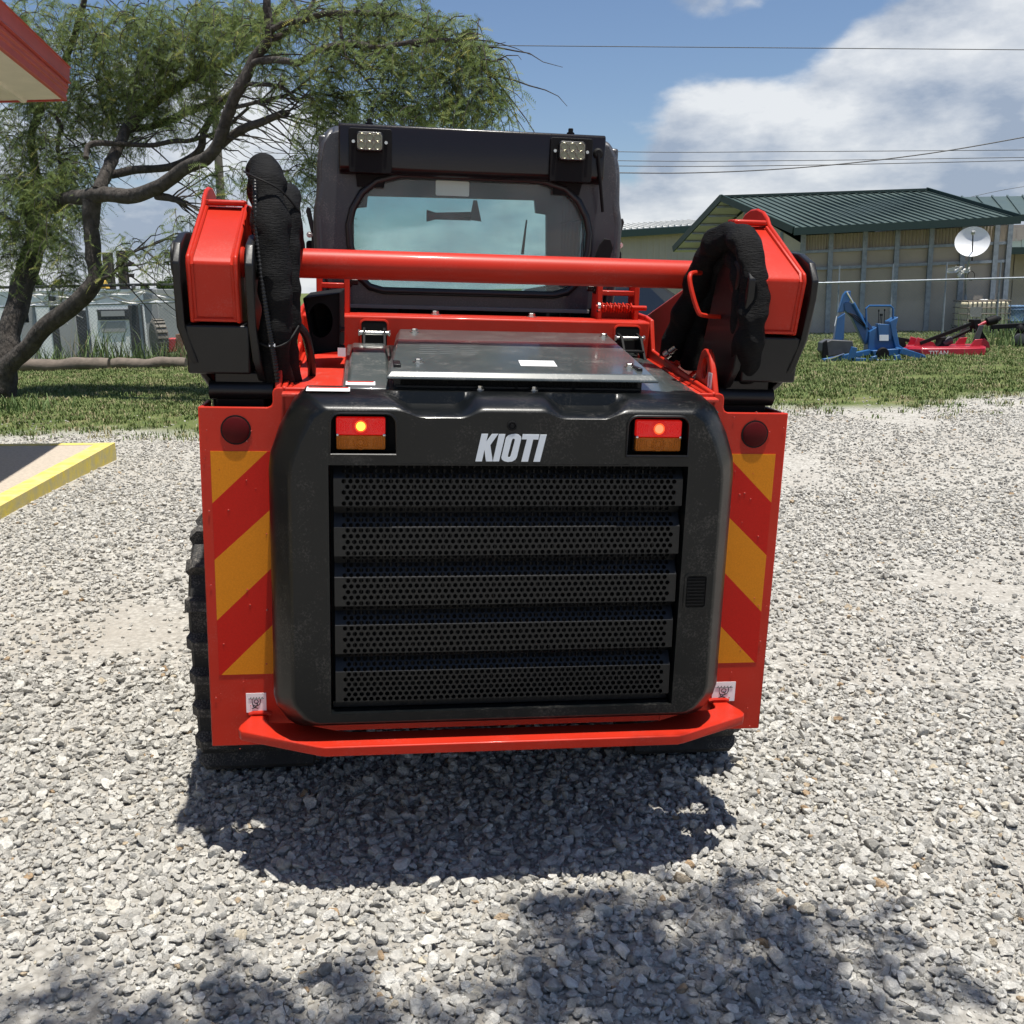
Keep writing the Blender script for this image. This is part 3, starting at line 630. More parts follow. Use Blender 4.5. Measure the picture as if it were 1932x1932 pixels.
# --- engine hood
HZ = lambda y: 1.236 + .082 * (y + .03)
def hood():
    mb = MB()
    prof = [(-.447, -.05), (-.445, -.008), (-.44, 0), (-.30, 0), (-.28, -.004), (.40, -.004), (.46, -.001), (.555, -.012), (.60, -.05)]
    ys = [-.035, -.02, .1, .3, .5, .70]
    for y in ys:
        k = 1 if y > -.03 else 1
        for x, dz in prof: mb.v.append((x * (1 - .0 * y), y, HZ(y) + dz))
    n = len(prof)
    for j in range(len(ys) - 1):
        for i in range(n - 1): mb.f.append((j * n + i, j * n + i + 1, (j + 1) * n + i + 1, (j + 1) * n + i))
    h = mpart('engine_hood', mb, HOODM, LD, 0, ang=50)
    sd = h.modifiers.new('solid', 'SOLIDIFY'); sd.thickness = .006; sd.offset = -1
    # raised pad on the left
    a = [P(650, 735, z=HZ(-.03) + .004), P(740, 735, z=HZ(-.03) + .004)]
    mb = MB(); x0, x1 = a[0][0], a[1][0]
    secs = [(-.03, .001), (-.015, .006), (.30, .009), (.34, .024), (.56, .026), (.66, .012), (.70, .002)]
    for y, dz in secs:
        z = HZ(y); mb.v += [(x0 + .0 * y, y, z - .004), (x0 + .012, y, z + dz), (x1 - .012, y, z + dz), (x1, y, z - .004)]
    for j in range(len(secs) - 1):
        for i in range(3): mb.f.append((j * 4 + i, j * 4 + i + 1, j * 4 + 5 + i, j * 4 + 4 + i))
    mb.f += [(0, 1, 2, 3), (24, 25, 26, 27)]
    mpart('hood_pad', mb, HOODM, h, .004, ang=60)
    for s in (-1, 1):
        x, y, _ = P(966 + s * 52, 745, z=HZ(-.02)); bolt((x, -.015, HZ(-.015)), (0, 0, 1), .008, .012, h)
    # warning stickers
    for (pxa, pya), (pxb, pyb), dz in (((577, 737), (660, 748), .0015), ((652, 727), (708, 737), .0155)):
        ya, yb = (-.10, -.048) if pxa < 600 else (-.012, .04); z = 1.2382 if pxa < 600 else HZ(ya) + .0072; A = np.array([P(pxa, pya, y=ya)[0], yb, 0]); B = np.array([P(pxb, pyb, y=ya)[0], 0, 0]); c = np.array([0, ya, 0]); k = MB(); k.add([(A[0], c[1], z), (B[0], c[1], z), (B[0], A[1], z + .082 * (A[1] - c[1])), (A[0], A[1], z + .082 * (A[1] - c[1]))], [(0, 1, 2, 3)]); st = mpart('warning_sticker', k, WHT, h)
        k = MB(); zz = z + .001; yt = A[1]; dy = (A[1] - c[1])
        k.add([(A[0] + .004, yt - dy * .28, zz + .082 * dy * .72), (B[0] - .004, yt - dy * .28, zz + .082 * dy * .72), (B[0] - .004, yt - dy * .1, zz + .082 * dy * .9), (A[0] + .004, yt - dy * .1, zz + .082 * dy * .9)], [(0, 1, 2, 3)]); mpart('sticker_band', k, REDINK, st)
    return h
hood_o = hood()
def vent():
    fx0, fx1, bx0, bx1 = -.313, .402, -.268, .435; y0, y1 = -.035, .70; z0, z1 = 1.287, 1.350
    def top(u, v): return (fx0 + (bx0 - fx0) * v + u * ((fx1 + (bx1 - fx1) * v) - (fx0 + (bx0 - fx0) * v)), y0 + (y1 - y0) * v, z0 + (z1 - z0) * v)
    mb = MB(); ring_t = [top(0, 0), top(1, 0), top(1, 1), top(0, 1)]; out = [(fx0 - .012, y0 - .014, z0 - .016), (fx1 + .016, y0 - .014, z0 - .016), (bx1 + .016, y1 + .01, z1 - .02), (bx0 - .012, y1 + .01, z1 - .02)]
    bt = [(a, b, c - .006) for a, b, c in out]
    mb.add(ring_t + out + bt, [(0, 1, 2, 3)] + [(i, (i + 1) % 4, 4 + (i + 1) % 4, 4 + i) for i in range(4)] + [(4 + i, 4 + (i + 1) % 4, 8 + (i + 1) % 4, 8 + i) for i in range(4)] + [(11, 10, 9, 8)])
    v = mpart('vent_cover', mb, HOODM, LD, .003, ang=20)
    mb = MB(); mb.box(-.29, .375, .012, .016, 1.236, 1.285)
    for i in range(60): x = -.28 + i * .011; mb.box(x, x + .004, .008, .012, 1.238, 1.28)
    for x in (-.13, .03, .19): mb.box(x - .004, x + .004, .006, .012, 1.238, 1.282)
    mpart('vent_screen', mb, BLKM, v)
    mb = MB(); mb.box(-.305, -.285, .01, .65, 1.235, 1.30); mb.box(.372, .386, .01, .65, 1.235, 1.30); mb.box(-.3, .385, .006, .014, 1.236, 1.245); mpart('vent_frame', mb, BLK, v, .002)
    for u, w in ((.10, .17), (.94, .15), (.07, .92), (.97, .90)):
        p = top(u, w); bolt(p, (0, -.08, 1), .0105, .0115, v)
    a = top(.50, .18); b = top(.62, .18); k = MB(); k.add([top(.50, .13), top(.645, .13), top(.645, .25), top(.50, .25)], [(0, 1, 2, 3)]); k.v = [(x, y, z + .001) for x, y, z in k.v]; st = mpart('white_label', k, WHT, v)
    k = MB(); k.tube([tuple(np.array(top(.55 + i * .012, .17 + .05 * (i % 2))) + (0, 0, .0015)) for i in range(6)], .0008, 4); mpart('label_drawing', k, INK, st)
    # faint printed panel of small lettering
    k = MB()
    for r in range(7):
        for c_ in range(3):
            u0 = .10 + c_ * .085; u1 = u0 + .06 + .012 * ((r * 7 + c_ * 3) % 3); vv = .36 + r * .045
            k.add([tuple(np.array(top(u0, vv)) + (0, 0, .0008)), tuple(np.array(top(u1, vv)) + (0, 0, .0008)), tuple(np.array(top(u1, vv + .008)) + (0, 0, .0008)), tuple(np.array(top(u0, vv + .008)) + (0, 0, .0008))], [(0, 1, 2, 3)])
    mpart('printed_table', k, mat('faint_print', (.16, .18, .18), .4), v)
vent()

# --- red deck either side of the hood, crossmember, hinges
def deck():
    mb = MB(); mb.box(-.592, .592, .70, .76, 1.20, 1.392); mb.box(-.592, .592, .745, .86, 1.378, 1.394); cm = mpart('crossmember', mb, RED, LD, .008)
    for px in (822, 1005): x = P(px, 590, y=.78)[0]; bolt((x, .80, 1.394), (0, 0, 1), .012, .014, cm)
    for s in (-1, 1):
        mb = MB(); mb.add([(s * .42, -.03, 1.222), (s * .60, -.03, 1.222), (s * .60, .70, 1.262), (s * .42, .70, 1.262), (s * .42, -.03, 1.212), (s * .60, -.03, 1.212), (s * .60, .70, 1.252), (s * .42, .70, 1.252)], [(0, 1, 2, 3), (7, 6, 5, 4), (0, 4, 5, 1), (1, 5, 6, 2), (2, 6, 7, 3), (3, 7, 4, 0)]); mpart('deck_plate', mb, REDD, LD, .003)
        mb = MB(); mb.prism([(.0, 1.0), (.0, 1.236), (.30, 1.262), (.66, 1.30), (.70, 1.40), (.78, 1.41), (1.05, 1.42), (1.05, 1.0)], 'x', s * .588, s * .602); mpart('deck_rail', mb, RED, LD, .004)
        mb = MB(); mb.tube([(s * .583, .0, 1.224), (s * .583, .3, 1.242), (s * .583, .68, 1.264)], .006, 6); mpart('weld_bead', mb, RED, LD)
        # lifting lug
        mb = MB(); lug = [(.02, 1.20), (.24, 1.20), (.19, 1.31), (.175, 1.335), (.15, 1.347), (.125, 1.347), (.10, 1.335), (.075, 1.30)]; hole = [(.135 + .028 * math.cos(t), 1.292 + .03 * math.sin(t)) for t in np.linspace(0, 6.283, 19)[:-1]]
        mb.holed(lug, [hole], 'x', s * .604, s * .622); lg = mpart('lifting_lug', mb, RED, LD, .004)
        if s > 0:
            k = MB(); k.prism(rrect(.055, .09, 1.225, 1.285, .004), 'x', .6036, .6028); dl = mpart('hook_decal', k, WHT, lg)
            k = MB(); k.tube([(.6026, .072, 1.275), (.6026, .072, 1.25), (.6026, .078, 1.24), (.6026, .072, 1.233), (.6026, .066, 1.24)], .001, 4); mpart('hook_drawing', k, INK, dl)
    # hood hinges in their pockets
    for s, pxc in ((-1, 706), (1, 1183)):
        xc = P(pxc, 620, y=.70)[0]
        mb = MB(); mb.prism(rrect(xc - .042, xc + .042, 1.265, 1.375, .012, 4), 'y', .690, .6985); hg = mpart('hinge', mb, BLKM, LD)
        mb = MB(); rim = [(x, .694, z) for x, z in rrect(xc - .044, xc + .044, 1.262, 1.377, .014, 4)]; mb.tube(rim, .005, 6, closed=True); mpart('pocket_rim', mb, RED, hg)
        mb = MB()
        for sx in (-.033, .033): mb.prism([(.70, 1.355), (.63, 1.345), (.56, 1.275), (.58, 1.262), (.66, 1.30), (.70, 1.32)], 'x', xc + sx - .004, xc + sx + .004)
        mb.box(xc - .033, xc + .033, .58, .63, 1.295, 1.302); mpart('hinge_strap', mb, BLKM, hg, .001)
        mb = MB(); mb.rod((xc - .046, .655, 1.338), (xc + .046, .655, 1.338), .0075, 12); mpart('hinge_pin', mb, STEEL, hg)
        for sx in (-1, 1): mb = MB(); mb.lathe([(.010, 0), (.010, .006)], (xc + sx * .046, .655, 1.338), (sx, 0, 0), 8); mpart('hinge_nut', mb, STEEL, hg)
    # exhaust guard box
    a, b, c, d = P(572, 562, y=.42), P(640, 551, y=.42), P(592, 668, y=.42), P(640, 664, y=.42)
    mb = MB(); fr = [(a[0], .40, a[2]), (b[0], .44, b[2] - .004), (d[0], .44, d[2]), (c[0], .40, c[2])]; bk = [(x + .012, y + .17, z + .012) for x, y, z in fr]
    mb.add(fr + bk, [(0, 1, 5, 4), (1, 2, 6, 5), (2, 3, 7, 6), (3, 0, 4, 7), (7, 6, 5, 4)])
    ex = mpart('exhaust_box', mb, BLKM, LD, .003, ang=20)
    cx, cz = (a[0] + d[0]) / 2 - .004, (a[2] + d[2]) / 2 + .012; el = [(cx + .037 * math.cos(t), cz + .052 * math.sin(t)) for t in np.linspace(0, 6.283, 29)[:-1]]
    k = MB(); k.holed([(f_[0], f_[2]) for f_ in fr], [el], 'y', .452, .455); mpart('exhaust_face', k, BLKM, ex)
    k = MB(); n_ = len(el); k.add([(x, .452, z) for x, z in el] + [(x, .56, z) for x, z in el], [(i_, (i_ + 1) % n_, n_ + (i_ + 1) % n_, n_ + i_) for i_ in range(n_)]); mpart('exhaust_outlet', k, BLKM, ex)
    for z in (1.36, 1.305): bolt((d[0] + .002, .47, z), (1, 0, 0), .008, .014, ex, BLK)
    k = MB(); k.box(d[0] - .004, d[0] + .02, .40, .404, d[2] - .012, d[2] + .014); mpart('white_tag', k, WHT, ex)
deck()

# --- lift arm posts beside the cab, spring latch
def cab_posts():
    for s in (-1, 1):
        pxs = (603, 655) if s < 0 else (1128, 1197); xa, xb = P(pxs[0], 540, y=.84)[0], P(pxs[1], 540, y=.84)[0]
        for x in (xa, xb):
            mb = MB(); mb.prism([(.79, 1.38), (.90, 1.38), (.89, 1.46), (.88, 1.57), (.80, 1.57)], 'x', x - .009, x + .009); mpart('cab_bracket', mb, RED, LD, .003)
        mb = MB(); mb.box(xa, xb, .80, .86, 1.475, 1.492); mb.box(xa, xb, .86, .875, 1.39, 1.43); mpart('bracket_bridge', mb, RED, LD, .003)
        xin = xb if s < 0 else xa
        bolt((xin + (.01 if s < 0 else -.01), .84, 1.50), (-s, 0, 0), .014, .028, LD, BLK)
    xa, xb = P(1128, 580, y=.78)[0], P(1192, 580, y=.78)[0]; z = P(1160, 580, y=.78)[2]
    mb = MB(); mb.rod((xa - .01, .77, z), (xb + .05, .77, z), .009, 10); pin = mpart('lock_pin', mb, RED, LD, .002)
    k = MB(); hel = [(xa + (xb - xa) * t / 60, .77 + .015 * math.cos(t * 1.35), z + .015 * math.sin(t * 1.35)) for t in range(61)]; k.tube(hel, .0028, 6); mpart('pin_spring', k, RED, pin)
    k = MB(); k.lathe([(.018, -.004), (.018, .004)], (xa, .77, z), (1, 0, 0), 12); mpart('pin_washer', k, STEEL, pin)
cab_posts()

# --- lift arms with their rear links
def arm(s):
    XO, XI = .835, .705
    prof = [(.035, 1.408), (.0, 1.55), (.012, 1.566), (.30, 1.700), (.36, 1.708), (.46, 1.65), (.64, 1.52), (1.2, 1.385), (1.80, 1.14), (2.35, .45), (2.55, .25), (2.50, .12), (2.2, .26), (1.55, .88), (1.05, 1.15), (.50, 1.36)]
    mb = MB(); mb.prism(prof, 'x', s * (XI + .012), s * (XO - .012)); a = mpart('lift_arm', mb, RED, LD, .006)
    # side plates stand a little proud, with a rounded ear on top
    po = [(.030, 1.398), (-.008, 1.548), (.0, 1.57), (.29, 1.712), (.31, 1.732), (.35, 1.752), (.40, 1.762), (.45, 1.762), (.50, 1.75), (.54, 1.725), (.57, 1.68), (.66, 1.53), (1.2, 1.39), (1.80, 1.145), (2.35, .45), (2.2, .25), (1.55, .87), (1.05, 1.14), (.50, 1.35)]
    mb = MB(); mb.prism(po, 'x', s * (XO - .012), s * XO); mpart('arm_plate', mb, RED, a, .005)
    pi_ = [(.030, 1.398), (-.008, 1.548), (.0, 1.57), (.29, 1.712), (.38, 1.712), (.47, 1.655), (.65, 1.525), (1.2, 1.39), (1.80, 1.145), (2.35, .45), (2.2, .25), (1.55, .87), (1.05, 1.14), (.50, 1.35)]
    mb = MB(); mb.prism(pi_, 'x', s * XI, s * (XI + .012)); mpart('arm_plate', mb, RED, a, .005)
    mb = MB(); mb.tube([(s * (XI + .01), .292, 1.715), (s * (XO - .02), .292, 1.715)], .008, 8); mb.box(min(s * (XI + .008), s * (XO - .01)), max(s * (XI + .008), s * (XO - .01)), .30, .34, 1.708, 1.722); mpart('arm_lip', mb, RED, a, .002)
    for x in (XI + .014, XO - .014):
        mb = MB(); mb.tube([(s * x, .036, 1.404), (s * x, .0005, 1.548), (s * x, .012, 1.568), (s * x, .295, 1.702)], .0055, 6); mpart('weld_bead', mb, RED, a)
    mb = MB(); mb.tube([(s * (XI + .01), .034, 1.406), (s * (XO - .01), .034, 1.406)], .006, 6); mpart('weld_bead', mb, RED, a)
    # black rear link: two cheek plates, block between, lower neck
    def cheek(x0, x1, lean):
        poly = [(.10, 1.625), (.02, 1.60), (-.015, 1.55), (-.01, 1.50), (.03, 1.385), (.035, 1.30), (.07, 1.245), (.16, 1.20), (.22, 1.02), (.36, 1.02), (.34, 1.24), (.30, 1.42), (.24, 1.60), (.17, 1.63)]
        m_ = MB(); n = len(poly); sh = lambda z: lean * ss(1.36, 1.22, z)
        v0 = [(s * (x0 - sh(z)), y, z) for y, z in poly]; v1 = [(s * (x1 - sh(z)), y, z) for y, z in poly]
        m_.add(v0 + v1, [tuple(range(n - 1, -1, -1)), tuple(range(n, 2 * n))] + [(i, (i + 1) % n, n + (i + 1) % n, n + i) for i in range(n)]); return m_
    mb = cheek(XO + .012, XO + .032, .06); lk = mpart('rear_link', mb, BLK, LD, .004)
    mpart('link_cheek', cheek(XI - .040, XI - .018, .02), BLK, lk, .004)
    mb = MB(); mb.prism([(.045, 1.262), (.03, 1.392), (.2, 1.395), (.2, 1.262)], 'x', s * (XI - .02), s * (XO + .014)); mpart('link_block', mb, BLK, lk, .006)
    mb = MB(); mb.prism([(.075, 1.264), (.11, 1.02), (.3, 1.02), (.3, 1.264)], 'x', s * .655, s * .785); mpart('link_neck', mb, BLK, lk, .004)
    mb = MB(); mb.rod((s * .63, .09, 1.215), (s * .80, .09, 1.215), .026, 18); mpart('lower_pin', mb, BLK, lk)
    for z, y in ((1.555, .09),):
        mb = MB(); mb.lathe([(.052, 0), (.052, .010), (.046, .014)], (s * (XO + .032), y, z), (s, 0, 0), 26); mpart('pivot_cap', mb, BLK, lk)
        mb = MB(); mb.lathe([(.045, 0), (.045, .006), (.04, .009)], (s * (XI - .04), y, z), (-s, 0, 0), 26); mpart('pivot_boss', mb, BLK, lk)
        mb = MB(); mb.tube([(s * (XI - .004), y + .035 * math.cos(t), z + .035 * math.sin(t)) for t in np.linspace(0, 6.283, 19)[:-1]], .006, 6, closed=True); mpart('weld_ring', mb, RED, lk)
    return a
arm_l = arm(-1); arm_r = arm(1)
mb = MB(); mb.rod((-.71, .42, 1.5555), (.71, .42, 1.5555), .0435, 32); bar = mpart('cross_tube', mb, RED, LD)
for s in (-1, 1): k = MB(); k.tube([(s * .69, .42 + .047 * math.cos(t), 1.5555 + .047 * math.sin(t)) for t in np.linspace(0, 6.283, 25)[:-1]], .008, 6, closed=True); mpart('weld_ring', k, RED, bar)
# inner tower sheets on which the links pivot
for s in (-1, 1):
    mb = MB(); mb.prism([(.34, .9), (.34, 1.19), (.62, 1.215), (.98, 1.24), (1.35, 1.26), (1.35, .9)], 'x', s * .625, s * .637); tw = mpart('tower_sheet', mb, RED, LD, .003)
    mb = MB(); mb.prism([(.34, .9), (.34, 1.20), (.55, 1.24), (.62, 1.0), (1.3, .9)], 'x', s * .79, s * .80); mpart('tower_outer', mb, RED, LD, .003)
    mb = MB(); mb.box(min(s * .63, s * .8), max(s * .63, s * .8), .36, .372, .85, 1.16); mpart('tower_web', mb, BLK, LD)
# --- hoses in fabric sleeves
def sleeve(path, r, seed, name='hose_sleeve', lump=.24, n=30):
    pts = smooth_path(path, 16); rs = [r * (1 + lump * noise.noise((i * .13, seed, .5)) + .05 * math.sin(i * .5 + seed)) for i in range(len(pts))]
    rs[0] *= .7; rs[-1] *= .7
    mb = MB(); mb.tube(pts, rs, n); vs = []
    for v in mb.v: w = Vector(v); f = noise.noise(w * 15 + Vector((seed * 3, 0, 0))); g = noise.noise(Vector((w.x * 34, w.y * 34, w.z * 26 + seed))); h_ = abs(noise.noise(Vector((w.x * 20, w.y * 20, w.z * 11 - seed)))); vs.append(w + Vector((f * .010 + g * .005, f * .008 - h_ * .010, g * .004)))
    mb.v = [tuple(v) for v in vs]; o = mpart(name, mb, FAB, LD, ang=180); sb = o.modifiers.new('sub', 'SUBSURF'); sb.levels = 1; sb.render_levels = 1; return o
sl = sleeve([(-.655, .50, 1.54), (-.66, .36, 1.68), (-.652, .22, 1.785), (-.64, .14, 1.77), (-.628, .09, 1.66), (-.615, .07, 1.52), (-.618, .07, 1.40), (-.625, .10, 1.28), (-.62, .18, 1.16)], .046, 1.3)
sleeve([(-.60, .52, 1.52), (-.595, .36, 1.66), (-.592, .22, 1.735), (-.59, .15, 1.715), (-.585, .12, 1.62), (-.586, .11, 1.50), (-.59, .12, 1.40), (-.60, .15, 1.28), (-.60, .22, 1.16)], .034, 4.1)
CONDUIT = BLK
def conduit(path, r):
    pts = smooth_path(path, 12); fine = []
    for i in range(len(pts) - 1):
        for k in range(4): fine.append(pts[i].lerp(pts[i + 1], k / 4))
    mb = MB(); mb.tube(fine, [r * (1 if (i % 4) < 2 else .82) for i in range(len(fine))], 10); return mpart('corrugated_conduit', mb, CONDUIT, LD, ang=60)
conduit([(-.672, .42, 1.66), (-.680, .26, 1.80), (-.668, .14, 1.80), (-.664, .075, 1.72), (-.658, .05, 1.60), (-.645, .03, 1.48), (-.632, .03, 1.38), (-.622, .04, 1.30), (-.612, .06, 1.20)], .0085)
for pth in ([(-.70, .16, 1.79), (-.665, .07, 1.772), (-.60, .07, 1.742), (-.553, .12, 1.69)], [(-.66, .045, 1.345), (-.62, .03, 1.337), (-.585, .05, 1.352), (-.56, .10, 1.39)]):
    mb = MB(); mb.tube(smooth_path(pth, 5), .003, 6); mpart('cable_tie', mb, BLKM, LD)
mb = MB(); mb.box(-.634, -.618, .028, .034, 1.338, 1.346); mpart('tie_end', mb, WHT, LD)
mb = MB(); mb.tube(smooth_path([(-.575, .12, 1.40), (-.545, .16, 1.36), (-.535, .25, 1.26), (-.545, .3, 1.2)], 5), .012, 8); mpart('rubber_hose', mb, BLK, LD)
HR = lambda l: [tuple(P(px, py, y=y)) for px, py, y in l]
sleeve(HR([(1268, 668, .60), (1283, 618, .52), (1306, 560, .42), (1326, 505, .32), (1350, 460, .22), (1384, 446, .13), (1412, 470, .06), (1424, 525, .03), (1421, 595, .03), (1410, 660, .05), (1403, 712, .10)]), .040, 7.7)
sleeve(HR([(1300, 690, .56), (1313, 640, .50), (1335, 580, .42), (1356, 525, .34), (1374, 488, .24), (1390, 482, .16), (1400, 510, .10), (1402, 570, .08), (1396, 640, .09), (1390, 720, .12)]), .034, 2.2)
mb = MB(); mb.tube(smooth_path(HR([(1322, 515, .25), (1303, 517, .2), (1303, 540, .18), (1316, 585, .16), (1328, 595, .16), (1365, 598, .18)]), 5), .007, 8); mpart('hose_hoop', mb, RED, LD)
for i, q_ in enumerate(((1252, 648), (1254, 672), (1258, 702), (1264, 722))):
    c = Vector(P(*q_, y=.58 - .03 * i)); mb = MB(); mb.lathe([(.011, 0), (.015, .004), (.015, .02), (.011, .024), (.012, .05), (.008, .052)], c, (.55, -.4, .6), 10); mpart('hose_fitting', mb, STEEL if i % 2 else RED, LD)

# --- cab
def cab():
    y = 1.10
    half = [(.445, 1.405), (.50, 1.43), (.548, 1.55), (.556, 1.70), (.545, 1.76), (.540, 1.90), (.528, 1.965), (.505, 2.005), (.46, 2.018)]
    outer = [(-x, z) for x, z in half] + [(x, z) for x, z in reversed(half)]
    win = [P(px, py, y=y) for px, py in ((760, 331), (712, 343), (685, 365), (668, 395), (661, 425), (663, 460), (672, 495), (684, 525), (700, 540), (725, 547))]
    wl = [(p[0], p[2]) for p in win]; wl = [(-abs(a), b) for a, b in wl]
    w_ = wl + [(-x, z) for x, z in reversed(wl)]
    mb = MB(); mb.holed(outer, [w_], 'y', y, y + .045); c = mpart('cab', mb, CABM, LD, .006)
    gl = MB(); gl.prism(w_, 'y', y + .018, y + .023); g = mpart('rear_window', gl, CABGL, LD)
    k = MB(); k.tube([(x * 1.012, y - .006, 1.66 + (z - 1.66) * 1.012) for x, z in w_], .0135, 10, closed=True); mpart('window_seal', k, SEAL, g)
    # sides, roof, front frame, floor
    for s in (-1, 1):
        rail = MB(); pts = [(s * x, z) for x, z in half]
        so = [(y + .03, 1.0), (y + .03, 2.0), (2.25, 2.0), (2.45, 1.0)]; hole = [(1.30, 1.12), (1.30, 1.90), (2.13, 1.90), (2.26, 1.12)]
        rail.holed(so, [hole], 'x', s * .515, s * .548); mpart('cab_side', rail, CABM, c, .01)
        gg = MB(); gg.prism([(1.28, 1.10), (1.28, 1.92), (2.15, 1.92), (2.28, 1.10)], 'x', s * .526, s * .530); sg = mpart('side_window', gg, SIDEGL, LD)
        gr = MB()
        for i in range(9): yy = 1.36 + i * .085; gr.box(s * .512 - .002, s * .512 + .002, yy, yy + .006, 1.12, 1.90)
        for i in range(4): zz = 1.25 + i * .17; gr.box(s * .512 - .002, s * .512 + .002, 1.3, 2.15, zz, zz + .006)
        mpart('side_screen', gr, BLKM, sg)
        # exhaust-grey corner moulding
        cm = MB(); cm.tube(smooth_path([(s * .535, y + .03, 1.44), (s * .545, y + .02, 1.58), (s * .548, y + .02, 1.72), (s * .536, y + .02, 1.80), (s * .530, y + .03, 1.93), (s * .505, y + .06, 2.0), (s * .48, y + .14, 2.02)], 5), .022, 10); mpart('corner_post', cm, CABM, c)
        # grab lever at the side
        lv = MB(); lv.prism([(s * .562, 1.52), (s * .578, 1.52), (s * .582, 1.66), (s * .60, 1.74), (s * .594, 1.756), (s * .584, 1.75), (s * .568, 1.67)], 'y', y + .10, y + .125); l_ = mpart('side_lever', lv, BLK, c, .003)
        lv = MB(); lv.prism(rrect(s * .585 - .018, s * .585 + .018, 1.53, 1.635, .012), 'y', y + .13, y + .17); mpart('side_marker', lv, BLKM, c, .003)
        bolt((s * .588, y + .10, 1.655), (0, -1, 0), .007, .012, c)
    mb = MB(); mb.prism([(1.10, 2.0), (1.16, 2.035), (2.15, 2.035), (2.28, 2.0), (2.28, 1.97), (1.10, 1.97)], 'x', -.50, .50); mpart('cab_roof', mb, CABM, c, .012)
    fw = []
    for px, py in ((668, 560), (668, 393), (692, 391), (694, 370), (1008, 378), (1010, 402), (1030, 405), (1030, 560)):
        p = P(px, py, y=2.12); fw.append((p[0], p[2]))
    mb = MB(); mb.holed([(-.53, .95), (.53, .95), (.53, 1.99), (-.53, 1.99)], [fw], 'y', 2.10, 2.14); mpart('front_frame', mb, CABM, c, .004)
    mb = MB(); mb.prism([(-.5, 1.0), (.5, 1.0), (.5, 1.96), (-.5, 1.96)], 'y', 2.15, 2.154); mpart('front_window', mb, glass('front_glass', (.86, .94, .94)), c)
    mb = MB(); mb.box(-.50, .50, 1.16, 2.1, 1.0, 1.03); mb.box(-.28, .28, 1.25, 1.75, 1.03, 1.28); mb.box(-.26, .26, 1.20, 1.32, 1.28, 1.46); mpart('seat', mb, BLKM, c, .03)
    # mirror on its arm inside
    a, b = P(805, 407, y=1.95), P(888, 408, y=1.95); k = MB(); k.tube([(a[0], 1.95, a[2]), ((a[0] * .8 + b[0] * .2), 1.95, a[2]), (b[0], 1.95, b[2])], [.026, .015, .019], 10); mr_ = mpart('mirror', k, BLKM, LD)
    q = [P(px, py, y=1.94) for px, py in ((893, 378), (900, 378), (908, 418), (886, 415))]; k = MB(); k.prism([(p[0], p[2]) for p in q], 'y', 1.935, 1.945); mpart('mirror_bracket', k, mat('grey_plastic', (.25, .25, .24), .5), mr_)
    a, b = P(985, 480, y=2.2), P(993, 415, y=2.2); k = MB(); k.tube([(a[0], 2.19, a[2]), (b[0], 2.19, b[2])], [.008, .004], 6); mpart('wiper', k, BLKM, c)
    q0, q1 = P(822, 340, y=y + .016), P(885, 371, y=y + .016); k = MB(); k.prism(rrect(q0[0], q1[0], q1[2], q0[2], .006), 'y', y + .0145, y + .0165); mpart('window_sticker', k, mat('mint_sticker', (.50, .70, .62), .4), g)
    # lower sill trim
    k = MB(); k.box(-.445, .455, y - .012, y + .02, 1.398, 1.412); mpart('sill_trim', k, mat('sill_grey', (.20, .19, .17), .5), c, .002)
    # visor with work lights
    vt = [P(638, 228, y=1.03), P(1137, 255, y=1.03)]
    x0, x1 = -.474, .474
    mb = MB(); prof = [(1.10, 1.865), (1.045, 1.872), (1.030, 1.885), (1.024, 2.018), (1.030, 2.030), (1.20, 2.045), (1.20, 2.03), (1.10, 2.0)]
    mb.prism(prof, 'x', x0, x1); v = mpart('visor', mb, MAROON, LD, .005)
    for px in (697, 1078):
        x = P(px, 240, y=1.06)[0]; bolt((x, 1.07, 2.036), (0, 0, 1), .009, .018, v, BLKM)
    for s, (ax, ay, bx, by) in ((-1, (672, 248, 723, 287)), (1, (1054, 266, 1103, 305))):
        a, b = P(ax, ay, y=1.0), P(bx, by, y=1.0); xc = (a[0] + b[0]) / 2
        k = MB(); k.prism(rrect(a[0] - .026, b[0] + .030, b[2] - .07, a[2] + .014, .008), 'y', 1.012, 1.026); wl_ = mpart('work_light', k, BLKM, LD, .002)
        k = MB(); k.prism(rrect(a[0], b[0], b[2], a[2], .012), 'y', .985, 1.012); mpart('lamp_housing', k, BLK, wl_, .003)
        k = MB(); k.prism(rrect(a[0] + .004, b[0] - .004, b[2] + .004, a[2] - .004, .010), 'y', .9835, .986); mpart('lamp_lens', k, LAMPL, wl_)
        k = MB(); wx, wz = (b[0] - a[0] - .01) / 3, (a[2] - b[2] - .01) / 2
        for i in range(3):
            for j in range(2): k.lathe([(wx * .48, 0), (wx * .44, .001), (wx * .2, -.004), (wx * .08, -.001)], (a[0] + .005 + wx * (i + .5), .9832, b[2] + .005 + wz * (j + .5)), (0, -1, 0), 16)
        mpart('lamp_reflectors', k, mat('lamp_reflector', (.20, .20, .14), .3, metal=.6), wl_)
        for sx in (a[0] - .010, b[0] + .010): k = MB(); k.lathe([(.006, 0), (.006, .008)], (sx, 1.012, (a[2] + b[2]) / 2), (0, -1, 0), 6); mpart('lamp_bolt', k, STEEL, wl_)
        k = MB(); k.prism([(xc - .05, 1.868), (xc + .06, 1.868), (xc + .05, 1.825), (xc - .045, 1.825)], 'y', 1.085, 1.097); mpart('lamp_bracket', k, BLKM, wl_)
    # antenna on the right
    a = P(1128, 290, y=1.03); b = P(1139, 400, y=1.05); k = MB(); k.lathe([(.019, -.005), (.019, .006), (.012, .012)], (a[0], 1.03, a[2]), (0, -1, 0), 18); an = mpart('antenna', k, BLKM, LD)
